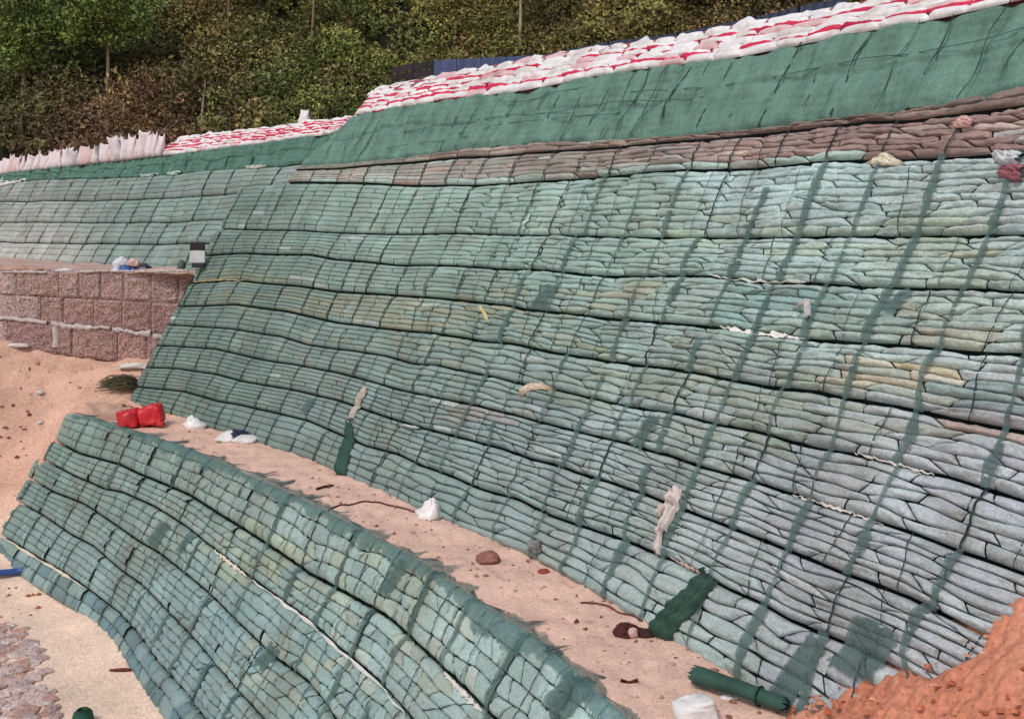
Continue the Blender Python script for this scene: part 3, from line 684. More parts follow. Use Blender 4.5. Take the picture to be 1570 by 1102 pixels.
for i, (x, y, w, l) in enumerate([(252,822,.4,.36),(615,890,.25,.4),(295,835,.2,.3),(420,1010,.3,.3),(885,1075,.4,.36)]):
    patch(SL, rasF, (x, y), w, l, Wf, M_NET, seed=30 + i)
seam_edge(SL, rasF, [(8,824),(54,853),(101,880),(135,903)], .05, Wf, (206, 196, 178), seed=11)
seam_edge(SL, rasF, [(338,848),(360,866),(388,887)], .06, Wf, (214, 206, 196), seed=12)
seam_edge(SL, rasF, [(395,892),(439,925),(486,961),(520,994),(581,1045),(631,1099)], .045, Wf, (206, 208, 204), seed=13)
seam_edge(SL, rasF, [(690,1034),(720,1066),(752,1096)], .05, Wf, (210, 204, 196), seed=14)

# frayed net lapping from the lower wall's top onto the berm
def fray(s0, s1, seed, outw, name='net_flap', insc=1.0):
    r = np.random.default_rng(seed); n = int((s1 - s0) / 0.035); S = np.linspace(s0, s1, n)
    nz = Noise(seed, 8, .15, .9, 1)
    out = outw * (0.55 + 0.45 * nz(S)).clip(.08, 2); out = out + .07 * np.abs(Noise(seed + 7, 8, .8, 3, 1)(S)) + .05 * np.abs(Noise(seed + 8, 8, 3, 7, 1)(S)) + (r.random(n) < .06) * r.uniform(.05, .3, n)
    rows = 9; V = np.zeros((rows, n, 3)); inner = 0.09 + 0.08 * (Noise(seed + 1, 8, .3, 1.5, 1)(S)) + r.uniform(-.04, .04, n)
    inner = inner.clip(.03, .6) * insc
    nx, ny = np.interp(S, SL.L, SL.nx), np.interp(S, SL.L, SL.ny)
    for j in range(rows):
        f = j / (rows - 1)
        if f < .45:
            t = -inner * (1 - f / .45); V[j] = drape(SL, rasF, S, t - .02, .02)
        else:
            g = (f - .45) / .55; d = out * g; b0 = SL.P(S, 0.02, .06)
            V[j, :, 0] = b0[:, 0] + nx * d + 0.05 * g * np.sin(S * 9); V[j, :, 1] = b0[:, 1] + ny * d
            V[j, :, 2] = np.maximum(bermz(V[j, :, 0], V[j, :, 1]) + .012, b0[:, 2] * (1 - g) ** 2 + .02) + .015 * r.random(n) * (1 - g)
    # shear the teeth sideways so that threads trail along the path
    sh = Noise(seed + 9, 8, .5, 2.5, 1)(S); V[-1, :, 0] += 0.05 * sh; V[-1, :, 1] -= 0.06 * sh
    return mesh_obj(name, V, gfaces(n, rows), M_NETT, Wf)
fray(7.6, 20.8, 5, 0.12)
fray(5.0, 7.8, 6, 0.05, insc=.35)
# loose threads trailing over the berm
def tube(name, pts, rad, mat, parent, colv, seg=6, closed_ends=True):
    pts = np.asarray(pts, float); n = len(pts); rad = np.broadcast_to(np.asarray(rad, float), n)
    tg = np.gradient(pts, axis=0); tg /= np.linalg.norm(tg, axis=1)[:, None] + 1e-9
    up = np.array([0, 0, 1.0]); up = np.where(np.abs(tg[:, 2:3]) > .9, np.array([1.0, 0, 0]), up)
    a = np.cross(tg, up); a /= np.linalg.norm(a, axis=1)[:, None]; b = np.cross(tg, a)
    an = np.linspace(0, 2 * np.pi, seg, endpoint=False)
    V = pts[:, None] + rad[:, None, None] * (a[:, None] * np.cos(an)[None, :, None] + b[:, None] * np.sin(an)[None, :, None])
    Fq = [tuple(f) for f in gfaces(seg, n, True)]
    Fq += [tuple(range(seg)), tuple(range((n - 1) * seg + seg - 1, (n - 1) * seg - 1, -1))]
    return mesh_obj(name, V, Fq, mat, parent, col=np.asarray(colv, float))
def bermpts(pp, n=14, lift=.01):
    P = np.array([onz(*p) for p in pp]); f = np.linspace(0, 1, n); k = np.linspace(0, 1, len(P))
    x, y = np.interp(f, k, P[:, 0]), np.interp(f, k, P[:, 1]); return np.stack([x, y, bermz(x, y) + lift], -1)

# ------------------------------------------------------------------ embankment fill behind the walls
s = np.linspace(15, S1M, 120)
crest = np.where((s > 39.4)[:, None], SM.P(s, LM['crest'](s) - .02, -0.05), SF.P(s, np.where(s < 31.3, LF['T'](s) + .05, LF['crest'](s) - .05), -.05))
nx, ny = np.interp(s, SM.L, SM.nx), np.interp(s, SM.L, SM.ny)
rowsV = [crest]
for d in (1, 4, 9, 20):
    q = crest.copy(); q[:, 0] += nx * d; q[:, 1] += ny * d; q[:, 2] += 0.0 if d < 9 else -.1; rowsV.append(q)
tag(mesh_obj('embankment_top', np.array(rowsV), gfaces(120, 5), M_SOIL, col=lin((150, 130, 100)) * .7), 'flat earth top of the embankment behind the sandbags', kind='structure')
for sfx, (surf, s_e, t0, t1) in {'m': (SM, 36.33, -.1, 3.9)}.items():
    t = np.linspace(t0, t1, 12); d = np.linspace(0, 3.5, 6); Tq, D = np.meshgrid(t, d)
    P = surf.P(np.full_like(Tq, s_e), Tq, 0.03); n_ = np.array([np.interp(s_e, surf.L, surf.nx), np.interp(s_e, surf.L, surf.ny)])
    P = P + np.stack([D * n_[0] * .98 + 0.02, D * n_[1] * .98, 0 * D], -1)
    mesh_obj('end_face', P, gfaces(12, 6), M_BACK, W if sfx == 'm' else Wf, col=lin((120, 140, 128)) * .8)

# shelf above the block wall
px = [SF.P(16, 3.1), SF.P(22, 3.1), SF.P(28, 3.1), SF.P(33, 3.1), SF.P(36.5, 3.1), SF.P(38.5, 3.1)]
fr = np.linspace(0, 1, 40); far = np.stack([np.interp(fr, np.linspace(0, 1, 6), [p[i] for p in px]) for i in range(3)], -1)
near = np.stack([np.interp(fr, [0, 1], [-26, -6.6]), np.full(40, 21.95), np.full(40, 2.50)], -1)
vv = np.linspace(0, 1, 16)[:, None, None]; Vs = near[None] * (1 - vv) + far[None] * vv
Vs[..., 2] = 2.50 + 0.03 * nB(Vs[..., 0], Vs[..., 1]) + 0.03 * nA(Vs[..., 0], Vs[..., 1]) + np.linspace(0, .12, 16)[:, None]
tag(mesh_obj('earth_shelf', Vs, gfaces(40, 16), M_SOIL, col=lin((214, 184, 170)) * .75), 'narrow earth shelf above the block wall', kind='structure')

# ------------------------------------------------------------------ block wall at left
BW = thing('block_wall', (-10, 21.7, 0.6), 'pinkish rough block wall with pale mortar, left of the tall netted wall', 'block wall')
YW = 21.7
def zc(i, x):      # course heights fall slightly to the right
    f = np.clip((x + 11.25) / 3.2, -2, 1.4); a, b = [(2.60, 2.62), (2.08, 1.93), (1.53, 1.24), (0.92, 0.50), (0.3, -.1)][i]; return a + (b - a) * f
rb = np.random.default_rng(5)
joints = [[-17.5, -16.2, -15.1, -14.3, -13.4, -12.6, -11.85, -11.0, -10.05, -9.6, -9.12, -8.6, -8.0, -7.4, -6.7], [-17.5, -16, -15.2, -14.2, -13.1, -12.2, -11.0, -10.45, -9.95, -9.28, -8.65, -8.0, -7.3, -6.7], [-17.5, -16.4, -15, -14.1, -13, -12.1, -11.2, -10.1, -9.75, -8.75, -8.1, -7.4, -6.7]]
pn = Noise(55, 14, 1.5, 7)
for row, js in enumerate(joints):
    for x0, x1 in zip(js[:-1], js[1:]):
        g = .006; nx_, nz_ = 12, 12; u = np.linspace(0, 1, nx_); v = np.linspace(0, 1, nz_); Uq, Vq = np.meshgrid(u, v)
        Xq = x0 + g + (x1 - x0 - 2 * g) * Uq; zt = zc(row, Xq) - g; zb = zc(row + 1, Xq) + g; Zq = zb + (zt - zb) * Vq
        e = np.minimum(np.minimum(Uq, 1 - Uq), np.minimum(Vq, 1 - Vq)); rim = np.clip(e / .08, 0, 1)
        Yq = YW - 0.03 * np.sqrt(rim) - rb.uniform(0, .012) - 0.012 * pn(Xq, Zq) * rim
        Vf = np.stack([Xq, Yq, Zq], -1).reshape(-1, 3); Fq = [tuple(f) for f in gfaces(nx_, nz_)]
        b0 = len(Vf); idx = list(range(nx_)) + [nx_ * j + nx_ - 1 for j in range(1, nz_)] + [nx_ * (nz_ - 1) + i for i in range(nx_ - 2, -1, -1)] + [nx_ * j for j in range(nz_ - 2, 0, -1)]
        back = Vf[idx].copy(); back[:, 1] = YW + .3; Vf = np.r_[Vf, back]; m = len(idx)
        for i in range(m): Fq.append((idx[i], b0 + i, b0 + (i + 1) % m, idx[(i + 1) % m]))
        c = lin((182, 144, 136)) if row == 0 else lin((174, 132, 124))
        if x1 < -10.2: c = c * .5 + lin((206, 182, 176)) * .5
        mesh_obj('block', Vf, Fq, M_BLOCK, BW, col=jit(c, rb, .04, .012) / HUE * 1.15, smooth=False)
xq = np.linspace(-17.4, -6.8, 60); zz = np.linspace(-.3, 2.56, 12); Xq, Zq = np.meshgrid(xq, zz)
mesh_obj('mortar_core', np.stack([Xq, np.full_like(Xq, YW + .02), Zq], -1), gfaces(60, 12), M_BACK, BW, col=lin((96, 66, 60)) * .7)
mn = Noise(56, 8, .5, 2.0, 1); mn2 = Noise(57, 8, 1, 4, 1)
def mortar(x0, x1, zf, w, amp):
    n = 90; xq = np.linspace(x0, x1, n); hw = w * (0.8 + .3 * mn(xq * .7) + .12 * mn2(xq * 1.7)).clip(.3, 1.3); zq = zf(xq) + amp * mn(xq)
    q = np.linspace(-1, 1, 6); V = np.stack([np.stack([xq, YW - .035 - .03 * np.sqrt(1 - q_ * q_ * .99) + .006 * mn2(xq * 3), zq + q_ * hw + .012 * mn2(xq * 2.3 + q_ * 4)], -1) for q_ in q])
    mesh_obj('mortar', V, gfaces(n, 6), M_CLOTH, BW, col=lin((206, 196, 192)) * .85)
mortar(-17, -10.3, lambda x: zc(2, x) + .03, .05, .02); mortar(-10.2, -8.9, lambda x: zc(2, x) - .0, .07, .03); mortar(-8.85, -8.0, lambda x: zc(2, x) + .0, .06, .03); mortar(-7.95, -7.1, lambda x: zc(2, x) - .06, .05, .02)
mortar(-11.3, -10.3, lambda x: zc(0, x) - .02, .03, .01); mortar(-9.6, -7.2, lambda x: zc(0, x) - .015, .03, .01)
zz = np.linspace(.92, 1.5, 16); V = np.stack([np.stack([np.full(16, -10.12 + q * .06) + .01 * mn2(zz), np.full(16, YW - .06 + .03 * abs(q)), zz], -1) for q in (-1, -.4, .4, 1)])
mesh_obj('mortar', V, gfaces(16, 4)[:, ::-1], M_CLOTH, BW, col=lin((206, 196, 192)) * .85)

# ------------------------------------------------------------------ upright sacks on the distant crest
def sack(name, base, w, d, h, lean, yaw, colv, label, cat, group=None, seed=0, mat=None):
    r = np.random.default_rng(seed); na, nb = 16, 11; an = np.linspace(0, 2 * np.pi, na, endpoint=False); V = []
    for j in range(nb):
        f = j / (nb - 1)
        prof = [0.8, .96, 1.0, 1.0, .98, .97, .97, .98, 1.0, 1.0, .92][j]; dep = [0.6, .9, 1.0, 1, .95, .82, .66, .5, .34, .2, .08][j]
        rr = 1 + .08 * np.sin(an * 3 + r.uniform(0, 6)) + .05 * np.sin(an * 7 + r.uniform(0, 6) + f * 4)
        ca, sa = np.cos(an), np.sin(an); x = np.sign(ca) * np.abs(ca) ** .7 * w / 2 * prof * rr; y = np.sign(sa) * np.abs(sa) ** .8 * d / 2 * dep * rr
        z = f * h + (0.16 * h * (np.abs(ca) ** 2 - .4) * (1 + .5 * np.sin(seed * 1.7 + np.sign(ca))) if j >= 9 else 0)
        x = x + lean * f * h
        V.append(np.stack([base[0] + x * math.cos(yaw) - y * math.sin(yaw), base[1] + x * math.sin(yaw) + y * math.cos(yaw), base[2] + z + 0 * x], -1))
    V = np.array(V).reshape(-1, 3); Fq = [tuple(f) for f in gfaces(na, nb, True)] + [tuple(range(na - 1, -1, -1)), tuple(range((nb - 1) * na, nb * na))]
    o = mesh_obj(name, V, Fq, mat or M_CLOTH, col=np.asarray(colv)); tag(o, label, cat, group); return o
ORD = 'nearest second third fourth fifth sixth seventh eighth ninth tenth eleventh twelfth thirteenth fourteenth fifteenth sixteenth seventeenth eighteenth nineteenth twentieth'.split()
ORD += ['twenty-' + q for q in ('first second third fourth fifth sixth seventh eighth ninth'.split())] + ['thirtieth'] + ['thirty-' + q for q in ('first second third fourth fifth sixth seventh eighth ninth'.split())] + ['fortieth'] + ['forty-' + q for q in ('first second third fourth fifth sixth seventh eighth ninth'.split())]
rs = np.random.default_rng(3); s = 31.15; k = 0
while s > 18.6:
    P = SF.P(s, float(LF['T'](s)) + .0, .10); p = pix(P)
    hgt = rs.uniform(.44, .62) * (1.0 if s < 28 else 1.2)
    c = lin((238, 226, 228)) if rs.random() < .75 else lin((232, 206, 206))
    sack('upright_sack', P + np.array([0, .1, -.02]), .31, .20, hgt, rs.normal(.12, .16), -math.radians(20) + rs.normal(0, .6), c * .85, 'upright white sack on the distant crest, ' + (ORD[k] + ' from the red bag bank' if k else 'nearest to the red bag bank'), 'sack', 'upright sacks on the distant crest', seed=k)
    s -= rs.uniform(.29, .37); k += 1

# ------------------------------------------------------------------ fences behind the crest
def fence_pts(pxs, tops, extra):
    out = []
    for x, y in zip(pxs, tops):
        Sx, Tx = SM.inv([(x, y + 25)]); Sx = Sx[0]; base = SM.P(Sx, float(LM['crest'](Sx)))
        for _ in range(20):
            n_ = np.array([np.interp(Sx, SM.L, SM.nx), np.interp(Sx, SM.L, SM.ny)]); q = SM.P(Sx, float(LM['crest'](Sx))); q = q[:2] + n_ * extra
            Sx += (x - (CX + F * q[0] / q[1])) * 0.004
        out.append(np.array([q[0], q[1], CAMH - (y - HY) / F * q[1], base[2] - .3]))
    return np.array(out)
def fence(name, pxs, tops, colv, label, extra, kind='sheet'):
    P = fence_pts(pxs, tops, extra); n = len(P)
    Tn = thing(name, (P[0, 0], P[0, 1], P[:, 3].min()), label, 'fence')
    L = np.r_[0, np.cumsum(np.hypot(np.diff(P[:, 0]), np.diff(P[:, 1])))]; tot = L[-1]; m = max(1, int(round(tot / 0.95)))
    for i in range(m):
        l0, l1 = tot * i / m + .01, tot * (i + 1) / m - .01; q = np.linspace(l0, l1, 25); f = lambda c: np.interp(q, L, P[:, c])
        x, y, zt, zb = f(0), f(1), f(2), f(3)
        dx, dy = np.interp(q, L, np.gradient(P[:, 0], L)), np.interp(q, L, np.gradient(P[:, 1], L)); nn = np.hypot(dx, dy)
        cor = .018 * np.sign(np.sin((q - l0) / .19 * np.pi * 2)) * np.minimum(1, np.abs(np.sin((q - l0) / .19 * np.pi * 2)) * 3)
        bx, by = x - dy / nn * cor, y + dx / nn * cor
        if kind == 'sheet':
            V = np.stack([np.stack([bx, by, zb], -1), np.stack([bx, by, zt], -1)]); mesh_obj('panel', V, gfaces(25, 2), M_METAL, Tn, col=jit(colv, rb, .05, .02), smooth=False)
        else:
            for kk in range(6):
                f0 = 1 - kk * .17; za = zt - kk * .2; zb2 = za - .17
                V = np.stack([np.stack([x, y, zb2], -1)[::6], np.stack([x, y - .01, za], -1)[::6], np.stack([x, y + .03, za], -1)[::6]]); mesh_obj('board', V, gfaces(5, 3), M_BARK, Tn, col=jit(colv, rb, .15, .05), smooth=False)
        pp = np.array([[x[0], y[0] + .06, zb[0]], [x[0], y[0] + .06, zt[0] + .02]]); tube('post', pp, .03, M_METAL, Tn, np.array((.05, .05, .06)), 6)
    return Tn
fence('board_fence', [596, 625, 664], [104, 98, 94], lin((62, 56, 62)), 'dark board fence behind the left end of the white bag bank', 3.2, 'board')
fence('metal_fence', [662, 700, 760, 816], [93, 91, 88, 85], lin((72, 92, 150)) * .8, 'blue corrugated metal fence behind the white bag bank', 3.0)
fence('metal_fence', [836, 934, 1040, 1100, 1172, 1240, 1300], [83, 64, 51, 38, 23, 7, -4], lin((58, 68, 104)) * .8, 'long dark blue metal fence running behind the upper right bags', 2.6)

# ------------------------------------------------------------------ hillside and trees
def behindwall(x, y, m=6.4): return x - (xmain(y) + m)
def hillz(x, y): return 5.2 - np.clip(-behindwall(x, y, 7.0), 0, 12) * 0.75 + np.clip(y - 33 - 0.12 * np.maximum(-x - 5, 0), 0, 999) * 0.72 + 0.7 * Noise(91, 6, .02, .08)(x, y)
xs = np.linspace(-95, 110, 120); ys = np.linspace(30, 110, 70); X, Y = np.meshgrid(xs, ys)
tag(mesh_obj('hillside', np.stack([X, Y, hillz(X, Y)], -1), gfaces(120, 70), M_SOIL, col=lin((52, 52, 34)) * .7), 'brushy hillside behind the site', kind='structure')
A_HILL = [(30,40,lin((104,140,62)),70),(160,40,lin((98,134,56)),80),(20,150,lin((84,104,44)),80),(100,170,lin((92,80,50)),90),(250,120,lin((84,90,44)),90),(230,190,lin((116,98,56)),80),(340,40,lin((112,104,52)),80),(420,120,lin((100,112,52)),100),(500,60,lin((108,122,56)),100),(620,60,lin((106,118,52)),100),(560,110,lin((96,110,50)),70),(740,70,lin((118,118,54)),90),(860,40,lin((94,92,46)),90),(970,40,lin((112,114,54)),90),(1100,20,lin((100,94,48)),90)]
def leaf_mesh(C, size, r, upbias=0.5):
    n = len(C); a = r.normal(size=(n, 3)); a /= np.linalg.norm(a, axis=1)[:, None]
    nn = r.normal(size=(n, 3)) + np.array([0, -.35, upbias]); b = np.cross(a, nn); b /= np.linalg.norm(b, axis=1)[:, None] + 1e-9
    sz = (size * r.uniform(.6, 1.3, n))[:, None]
    V = np.stack([C - a * sz, C + b * sz * .45 + a * sz * .1, C + a * sz, C - b * sz * .45 + a * sz * .1], 1)
    return V.reshape(-1, 3), np.arange(n * 4).reshape(n, 4)
def clump(cx, cy, cz, rx, rz, n, r):
    d = r.normal(size=(n, 3)); d /= np.linalg.norm(d, axis=1)[:, None]; d[:, 2] = np.abs(d[:, 2]) * 1.0 - .12
    lob = 1 + .28 * np.sin(d[:, 0] * 5 + r.uniform(0, 6)) * np.cos(d[:, 1] * 4 + r.uniform(0, 6)) + .2 * np.sin(d[:, 2] * 7 + r.uniform(0, 6))
    rad = (r.uniform(.25, 1, n) ** .35) * lob
    return np.array([cx, cy, cz]) + d * rad[:, None] * np.array([rx, rx, rz])
rh = np.random.default_rng(17); Vs, Fs, Cs, off = [], [], [], 0
cnt = 0
while cnt < 1900:
    y = rh.uniform(32.5, 61); x = rh.uniform(-.62, .56) * y
    z = float(hillz(x, y)); p = pix(np.array([x, y, z]))
    if p[1] < -120 or behindwall(x, y, 6.9) < 0 or p[1] > np.interp(p[0], [0, 280, 540, 580, 1310], [250, 212, 180, 132, 3]) + 40: continue
    rx = rh.uniform(.5, 1.3); rz = rx * rh.uniform(.8, 1.7); n = int(300 * rx ** 1.7) + 60
    if p[0] > 640 and y > 50: n = int(n * .8)
    C = clump(x, y, z - .1, rx, rz, n, rh)
    c = anchors_color(A_HILL, p) * np.array([1.35, 1.12, 1.75]) * math.exp(rh.normal(0, .32)) * (1 + rh.normal(0, .09, 3))
    V, Fq = leaf_mesh(C, np.full(n, .10) * rh.uniform(.75, 1.25), rh)
    cl = np.repeat(np.clip(c * np.exp(rh.normal(0, .16, (n, 1))), .004, .9), 4, 0)
    Vs.append(V); Fs.append(Fq + off); Cs.append(cl); off += len(V); cnt += 1
o = mesh_obj('hillside_shrubs', np.concatenate(Vs), np.concatenate(Fs), M_LEAF, col=np.concatenate(Cs), smooth=False)
tag(o, 'dense olive and brown shrubs covering the hillside behind the walls', 'shrubs', kind='stuff')
def hill_d(px, py):
    d = 30.0
    while d < 80:
        p = atd(px, py, d)
        if hillz(p[0], p[1]) > p[2] and behindwall(p[0], p[1]) > 0: return d
        d += .1
    return d
def tree(px, pyb, d, top_py, label, trunk_r, trunk_c, crowns, leafc, seed, name='hillside_tree', bare=False):
    r = np.random.default_rng(seed); d = hill_d(px, pyb) - 2.0; b = atd(px, pyb, d); b[2] -= .6; H = CAMH - (top_py - HY) / F * d
    Tn = thing(name, b, label, 'tree')
    n = 16; f = np.linspace(0, 1, n); zz = b[2] + (H - b[2]) * f
    pts = np.stack([b[0] + .12 * np.sin(f * 4 + seed) * f, np.full(n, b[1]) + .08 * np.sin(f * 3), zz], -1)
    tube('trunk', pts, trunk_r * (1 - .65 * f), M_BARK, Tn, trunk_c, 8)
    Vall, Call = [], []
    for (dx, py, rx, rz, nl) in crowns:
        nl = int(nl * 2.0); rx *= 1.15; rz *= 1.25
        cz = CAMH - (py - HY) / F * d; cc = np.array([b[0] + dx, b[1] + r.uniform(-.4, .4), cz])
        k = np.argmin(abs(zz - (cz - .5))); tube('branch', np.linspace(pts[k], cc, 6) + np.array([0, 0, .1]) * np.sin(np.linspace(0, 3.14, 6))[:, None], np.linspace(trunk_r * .45, .012, 6), M_BARK, Tn, trunk_c, 5)
        dd = r.normal(size=(nl, 3)); dd /= np.linalg.norm(dd, axis=1)[:, None]; rad = r.uniform(.1, 1, nl) ** .5 * (1 + .3 * np.sin(dd[:, 0] * 6 + dx) * np.cos(dd[:, 2] * 5))
        Vall.append(cc + dd * rad[:, None] * np.array([rx, rx, rz])); Call.append(np.tile(leafc * math.exp(r.normal(0, .2)), (nl, 1)))
    if Vall:
        C = np.concatenate(Vall); V, Fq = leaf_mesh(C, np.full(len(C), .10), r)
        cl = np.repeat(np.clip(np.concatenate(Call) * np.exp(r.normal(0, .25, (len(C), 1))), .004, .9), 4, 0)
        mesh_obj('crown', V, Fq, M_LEAF, Tn, col=cl, smooth=False)
    return Tn
brk = lin((150, 128, 108)) * .9; brk2 = lin((190, 176, 154)) * .9
lg = lin((136, 154, 84)) * .85; lg2 = lin((110, 126, 70)) * .75
tree(36, 125, 45, -60, 'bright green tree at the left edge of the hillside', .11, brk, [(-.3,20,1.1,.8,700),(.4,55,.9,.6,500),(-.5,75,.9,.6,500),(.1,95,.8,.5,350),(.2,-20,1.2,.9,700),(-.9,40,.8,.6,400)], lg, 1)
tree(165, 122, 44, -70, 'slender tree with pale straight trunk and bright green crown', .09, brk, [(-.9,25,.9,.6,500),(.5,12,1.0,.7,600),(1.0,35,.7,.4,300),(-.4,45,.8,.4,350),(0,-15,1.4,.9,900),(-1.3,55,.6,.4,250),(.2,62,.6,.3,220)], lg, 2)
tree(118, 110, 47, -60, 'dull green tree between two brighter trees', .09, brk, [(.2,30,1.0,.8,500),(-.5,70,.9,.7,450),(.5,85,.8,.6,350),(0,-10,1.2,.9,600)], lg2 * .8, 3)
tree(310, 196, 38, 112, 'bare thin pole-like sapling trunk above the red bags', .045, brk2, [(.25,118,.5,.3,90),(-.3,130,.4,.3,70)], lin((104, 96, 56)) * .6, 4)
tree(350, 34, 44, -90, 'thin trunk at the top left of the hillside', .06, brk, [(0,-60,1.2,.8,500),(.7,-40,.9,.6,300)], lg2, 5)
tree(479, 46, 45, -90, 'thin pale trunk at the top middle of the hillside', .07, brk, [(0,-70,1.2,.8,500),(-.6,-45,.9,.6,300)], lg2, 6)
tree(797, 48, 46, -90, 'pale straight trunk rising above the blue fence', .075, brk2, [(0,-70,1.2,.8,500),(-.7,-45,.9,.6,300)], lg2, 7)

# ------------------------------------------------------------------ loose things
def blob(c, size, seed, fold=.18, sharp=1.0, na=40, nb=24, flat=.0, peak=None):
    r = np.random.default_rng(seed); an = np.linspace(0, 2 * np.pi, na, endpoint=False); el = np.linspace(-np.pi / 2, np.pi / 2, nb); A, E = np.meshgrid(an, el)
    x, y, z = np.cos(E) * np.cos(A), np.cos(E) * np.sin(A), np.sin(E)
    n1, n2 = Noise(seed * 3 + 1, 7, .15, .5, 3), Noise(seed * 3 + 2, 8, .5, 1.2, 3)
    n3 = Noise(seed * 3 + 4, 9, 1.0, 2.2, 3); rr = 1 + fold * n1(x, y, z) + fold * .6 * np.abs(n2(x, y, z)) * sharp - fold * .45 * np.abs(n3(x, y, z))
    x, y, z = x * rr, y * rr, z * rr
    if peak is not None: 
        w = np.clip(z, 0, 2); x = x * (1 - .42 * w) + peak[0] * w; y = y * (1 - .42 * w) + peak[1] * w; z = z * (1 + .3 * w)
    z = np.maximum(z, -.45)
    P = np.stack([x * size[0], y * size[1], (z + .45) * size[2]], -1) + np.asarray(c)
    Fq = [tuple(f) for f in gfaces(na, nb, True)]; return P.reshape(-1, 3), Fq
def lump(name, c, size, seed, colv, mat, label, cat, **kw):
    grp = kw.pop('group', None); parent = kw.pop('parent', None)
    V, Fq = blob(c, size, seed, **kw); o = mesh_obj(name, V, Fq, mat, parent, col=np.asarray(colv))
    if parent is None: tag(o, label, cat, grp)
    return o
def bz(x, y, lift=0.0): p = onz(x, y); p[2] = float(bermz(p[0], p[1])) + lift; return p
white = lin((240, 238, 236)) * .85
# red sheet bag on the berm's left end
P = bz(214, 655); rd = thing('red_bag', P, 'crumpled red plastic bag lying at the left end of the berm path', 'bag')
def slab(name, c, ex, ey, ez, seed, colv, mat, parent, n=18):
    """crumpled box-like piece with axes ex, ey, ez (half vectors)"""
    q = np.linspace(-1, 1, n); nz = Noise(seed, 8, .3, .9, 3); nzb = Noise(seed + 9, 9, .7, 1.6, 3); V = []; na = 40; an = np.linspace(0, 2 * np.pi, na, endpoint=False)
    for f in q:
        w = (1 - abs(f) ** 14) ** .5 if abs(f) < 1 else 0.02; ca, sa = np.cos(an), np.sin(an)
        y = np.sign(ca) * np.abs(ca) ** .38; z = np.sign(sa) * np.abs(sa) ** .38
        k = (.45 + .55 * w) * (1 + .10 * nz(f + 0 * an, ca, sa) - .12 * np.abs(nzb(f + 0 * an, ca, sa)))
        V.append(np.asarray(c) + f * np.asarray(ex)[None] + (y * k)[:, None] * np.asarray(ey)[None] + (z * k)[:, None] * np.asarray(ez)[None])
    V = np.array(V).reshape(-1, 3); Fq = [tuple(f) for f in gfaces(na, n, True)[:, ::-1]] + [tuple(range(na)), tuple(range(n * na - 1, (n - 1) * na - 1, -1))]
    return mesh_obj(name, V, Fq, mat, parent, col=np.asarray(colv))
red = lin((206, 38, 48))
slab('bag_half', P + (-.17, -.02, .17), (.17, .03, .02), (.02, .16, 0), (-.04, 0, .17), 301, red * .9, M_PLAST, rd)
slab('bag_half', P + (.20, .05, .21), (.20, .02, .05), (0, .15, 0), (-.04, 0, .17), 302, red, M_PLAST, rd)
slab('bag_tail', P + (.40, -.05, .08), (.07, .0, -.01), (0, .06, 0), (0, 0, .04), 303, red * .8, M_PLAST, rd)
# other bags and litter on the berm
lump('plastic_bag', bz(300, 654), (.20, .16, .13), 11, white, M_PLAST, 'small white plastic bag at the wall foot beside the red bag', 'bag', fold=.22, peak=(-.35, 0))
P = bz(362, 674); b2 = thing('litter_bag', P, 'torn white bag with a dark blue middle lying on the berm path', 'litter')
lump('torn_sheet', P + (-.16, 0, 0), (.20, .16, .08), 12, white * .9, M_PLAST, None, None, parent=b2, peak=(.2, 0)); lump('torn_sheet', P + (.2, -.05, -.01), (.22, .16, .07), 13, white * .85, M_PLAST, None, None, parent=b2)
lump('dark_cloth', P + (.02, .0, .02), (.16, .14, .12), 14, lin((44, 44, 70)), M_CLOTH, None, None, parent=b2, fold=.25)
lump('plastic_bag', bz(660, 792), (.17, .15, .155), 15, white, M_PLAST, 'peaked white plastic bag at the wall foot near the path middle', 'bag', fold=.22, peak=(.05, 0))
lump('soil_clod', bz(745, 862), (.13, .11, .055), 16, lin((160, 112, 100)) * .8, M_CLOD, 'flat brown soil clod in the middle of the path', 'clod', fold=.2)
lump('soil_clod', bz(833, 877), (.05, .05, .03), 17, lin((156, 84, 68)) * .8, M_CLOD, 'small red brown clod near the wall foot', 'clod', fold=.2)
P = bz(968, 972); rg = thing('rag', P, 'dark brown rag with a pale stripe on the path', 'rag')
lump('rag_fold', P + (-.03, 0, 0), (.09, .08, .075), 18, lin((70, 34, 32)), M_CLOTH, None, None, parent=rg, fold=.3); lump('rag_fold', P + (.11, .01, 0), (.09, .05, .035), 19, lin((60, 32, 32)), M_CLOTH, None, None, parent=rg, fold=.3)
lump('pale_stripe', P + (.01, -.05, .01), (.045, .03, .055), 20, lin((214, 180, 172)) * .85, M_CLOTH, None, None, parent=rg, fold=.2)
P = bz(965, 1048); tube('stick', np.array([P + (-.07, 0, .02), P, P + (.07, .01, .02)]), .014, M_BARK, None, lin((90, 40, 36))).name; 
tag(bpy.context.scene.objects['stick'], 'short dark stick lying on the path near the frayed net', 'stick')
o = tube('stick', bermpts([(485,752),(500,748),(511,746)], 6, .02), .015, M_BARK, None, lin((84, 48, 40))); tag(o, 'short dark stick near the frayed net on the upper path', 'stick')
o = tube('cable', bermpts([(495,786),(520,774),(560,768),(600,772),(640,786),(655,798)], 30, .012), .010, M_BARK, None, lin((96, 52, 48))); tag(o, 'thin dark cable curving across the path to the white bag', 'cable')
o = tube('cable', bermpts([(890,925),(915,925),(950,938),(985,955)], 24, .012), .008, M_BARK, None, lin((110, 64, 56))); tag(o, 'thin dark wire along the path near the brown rag', 'cable')
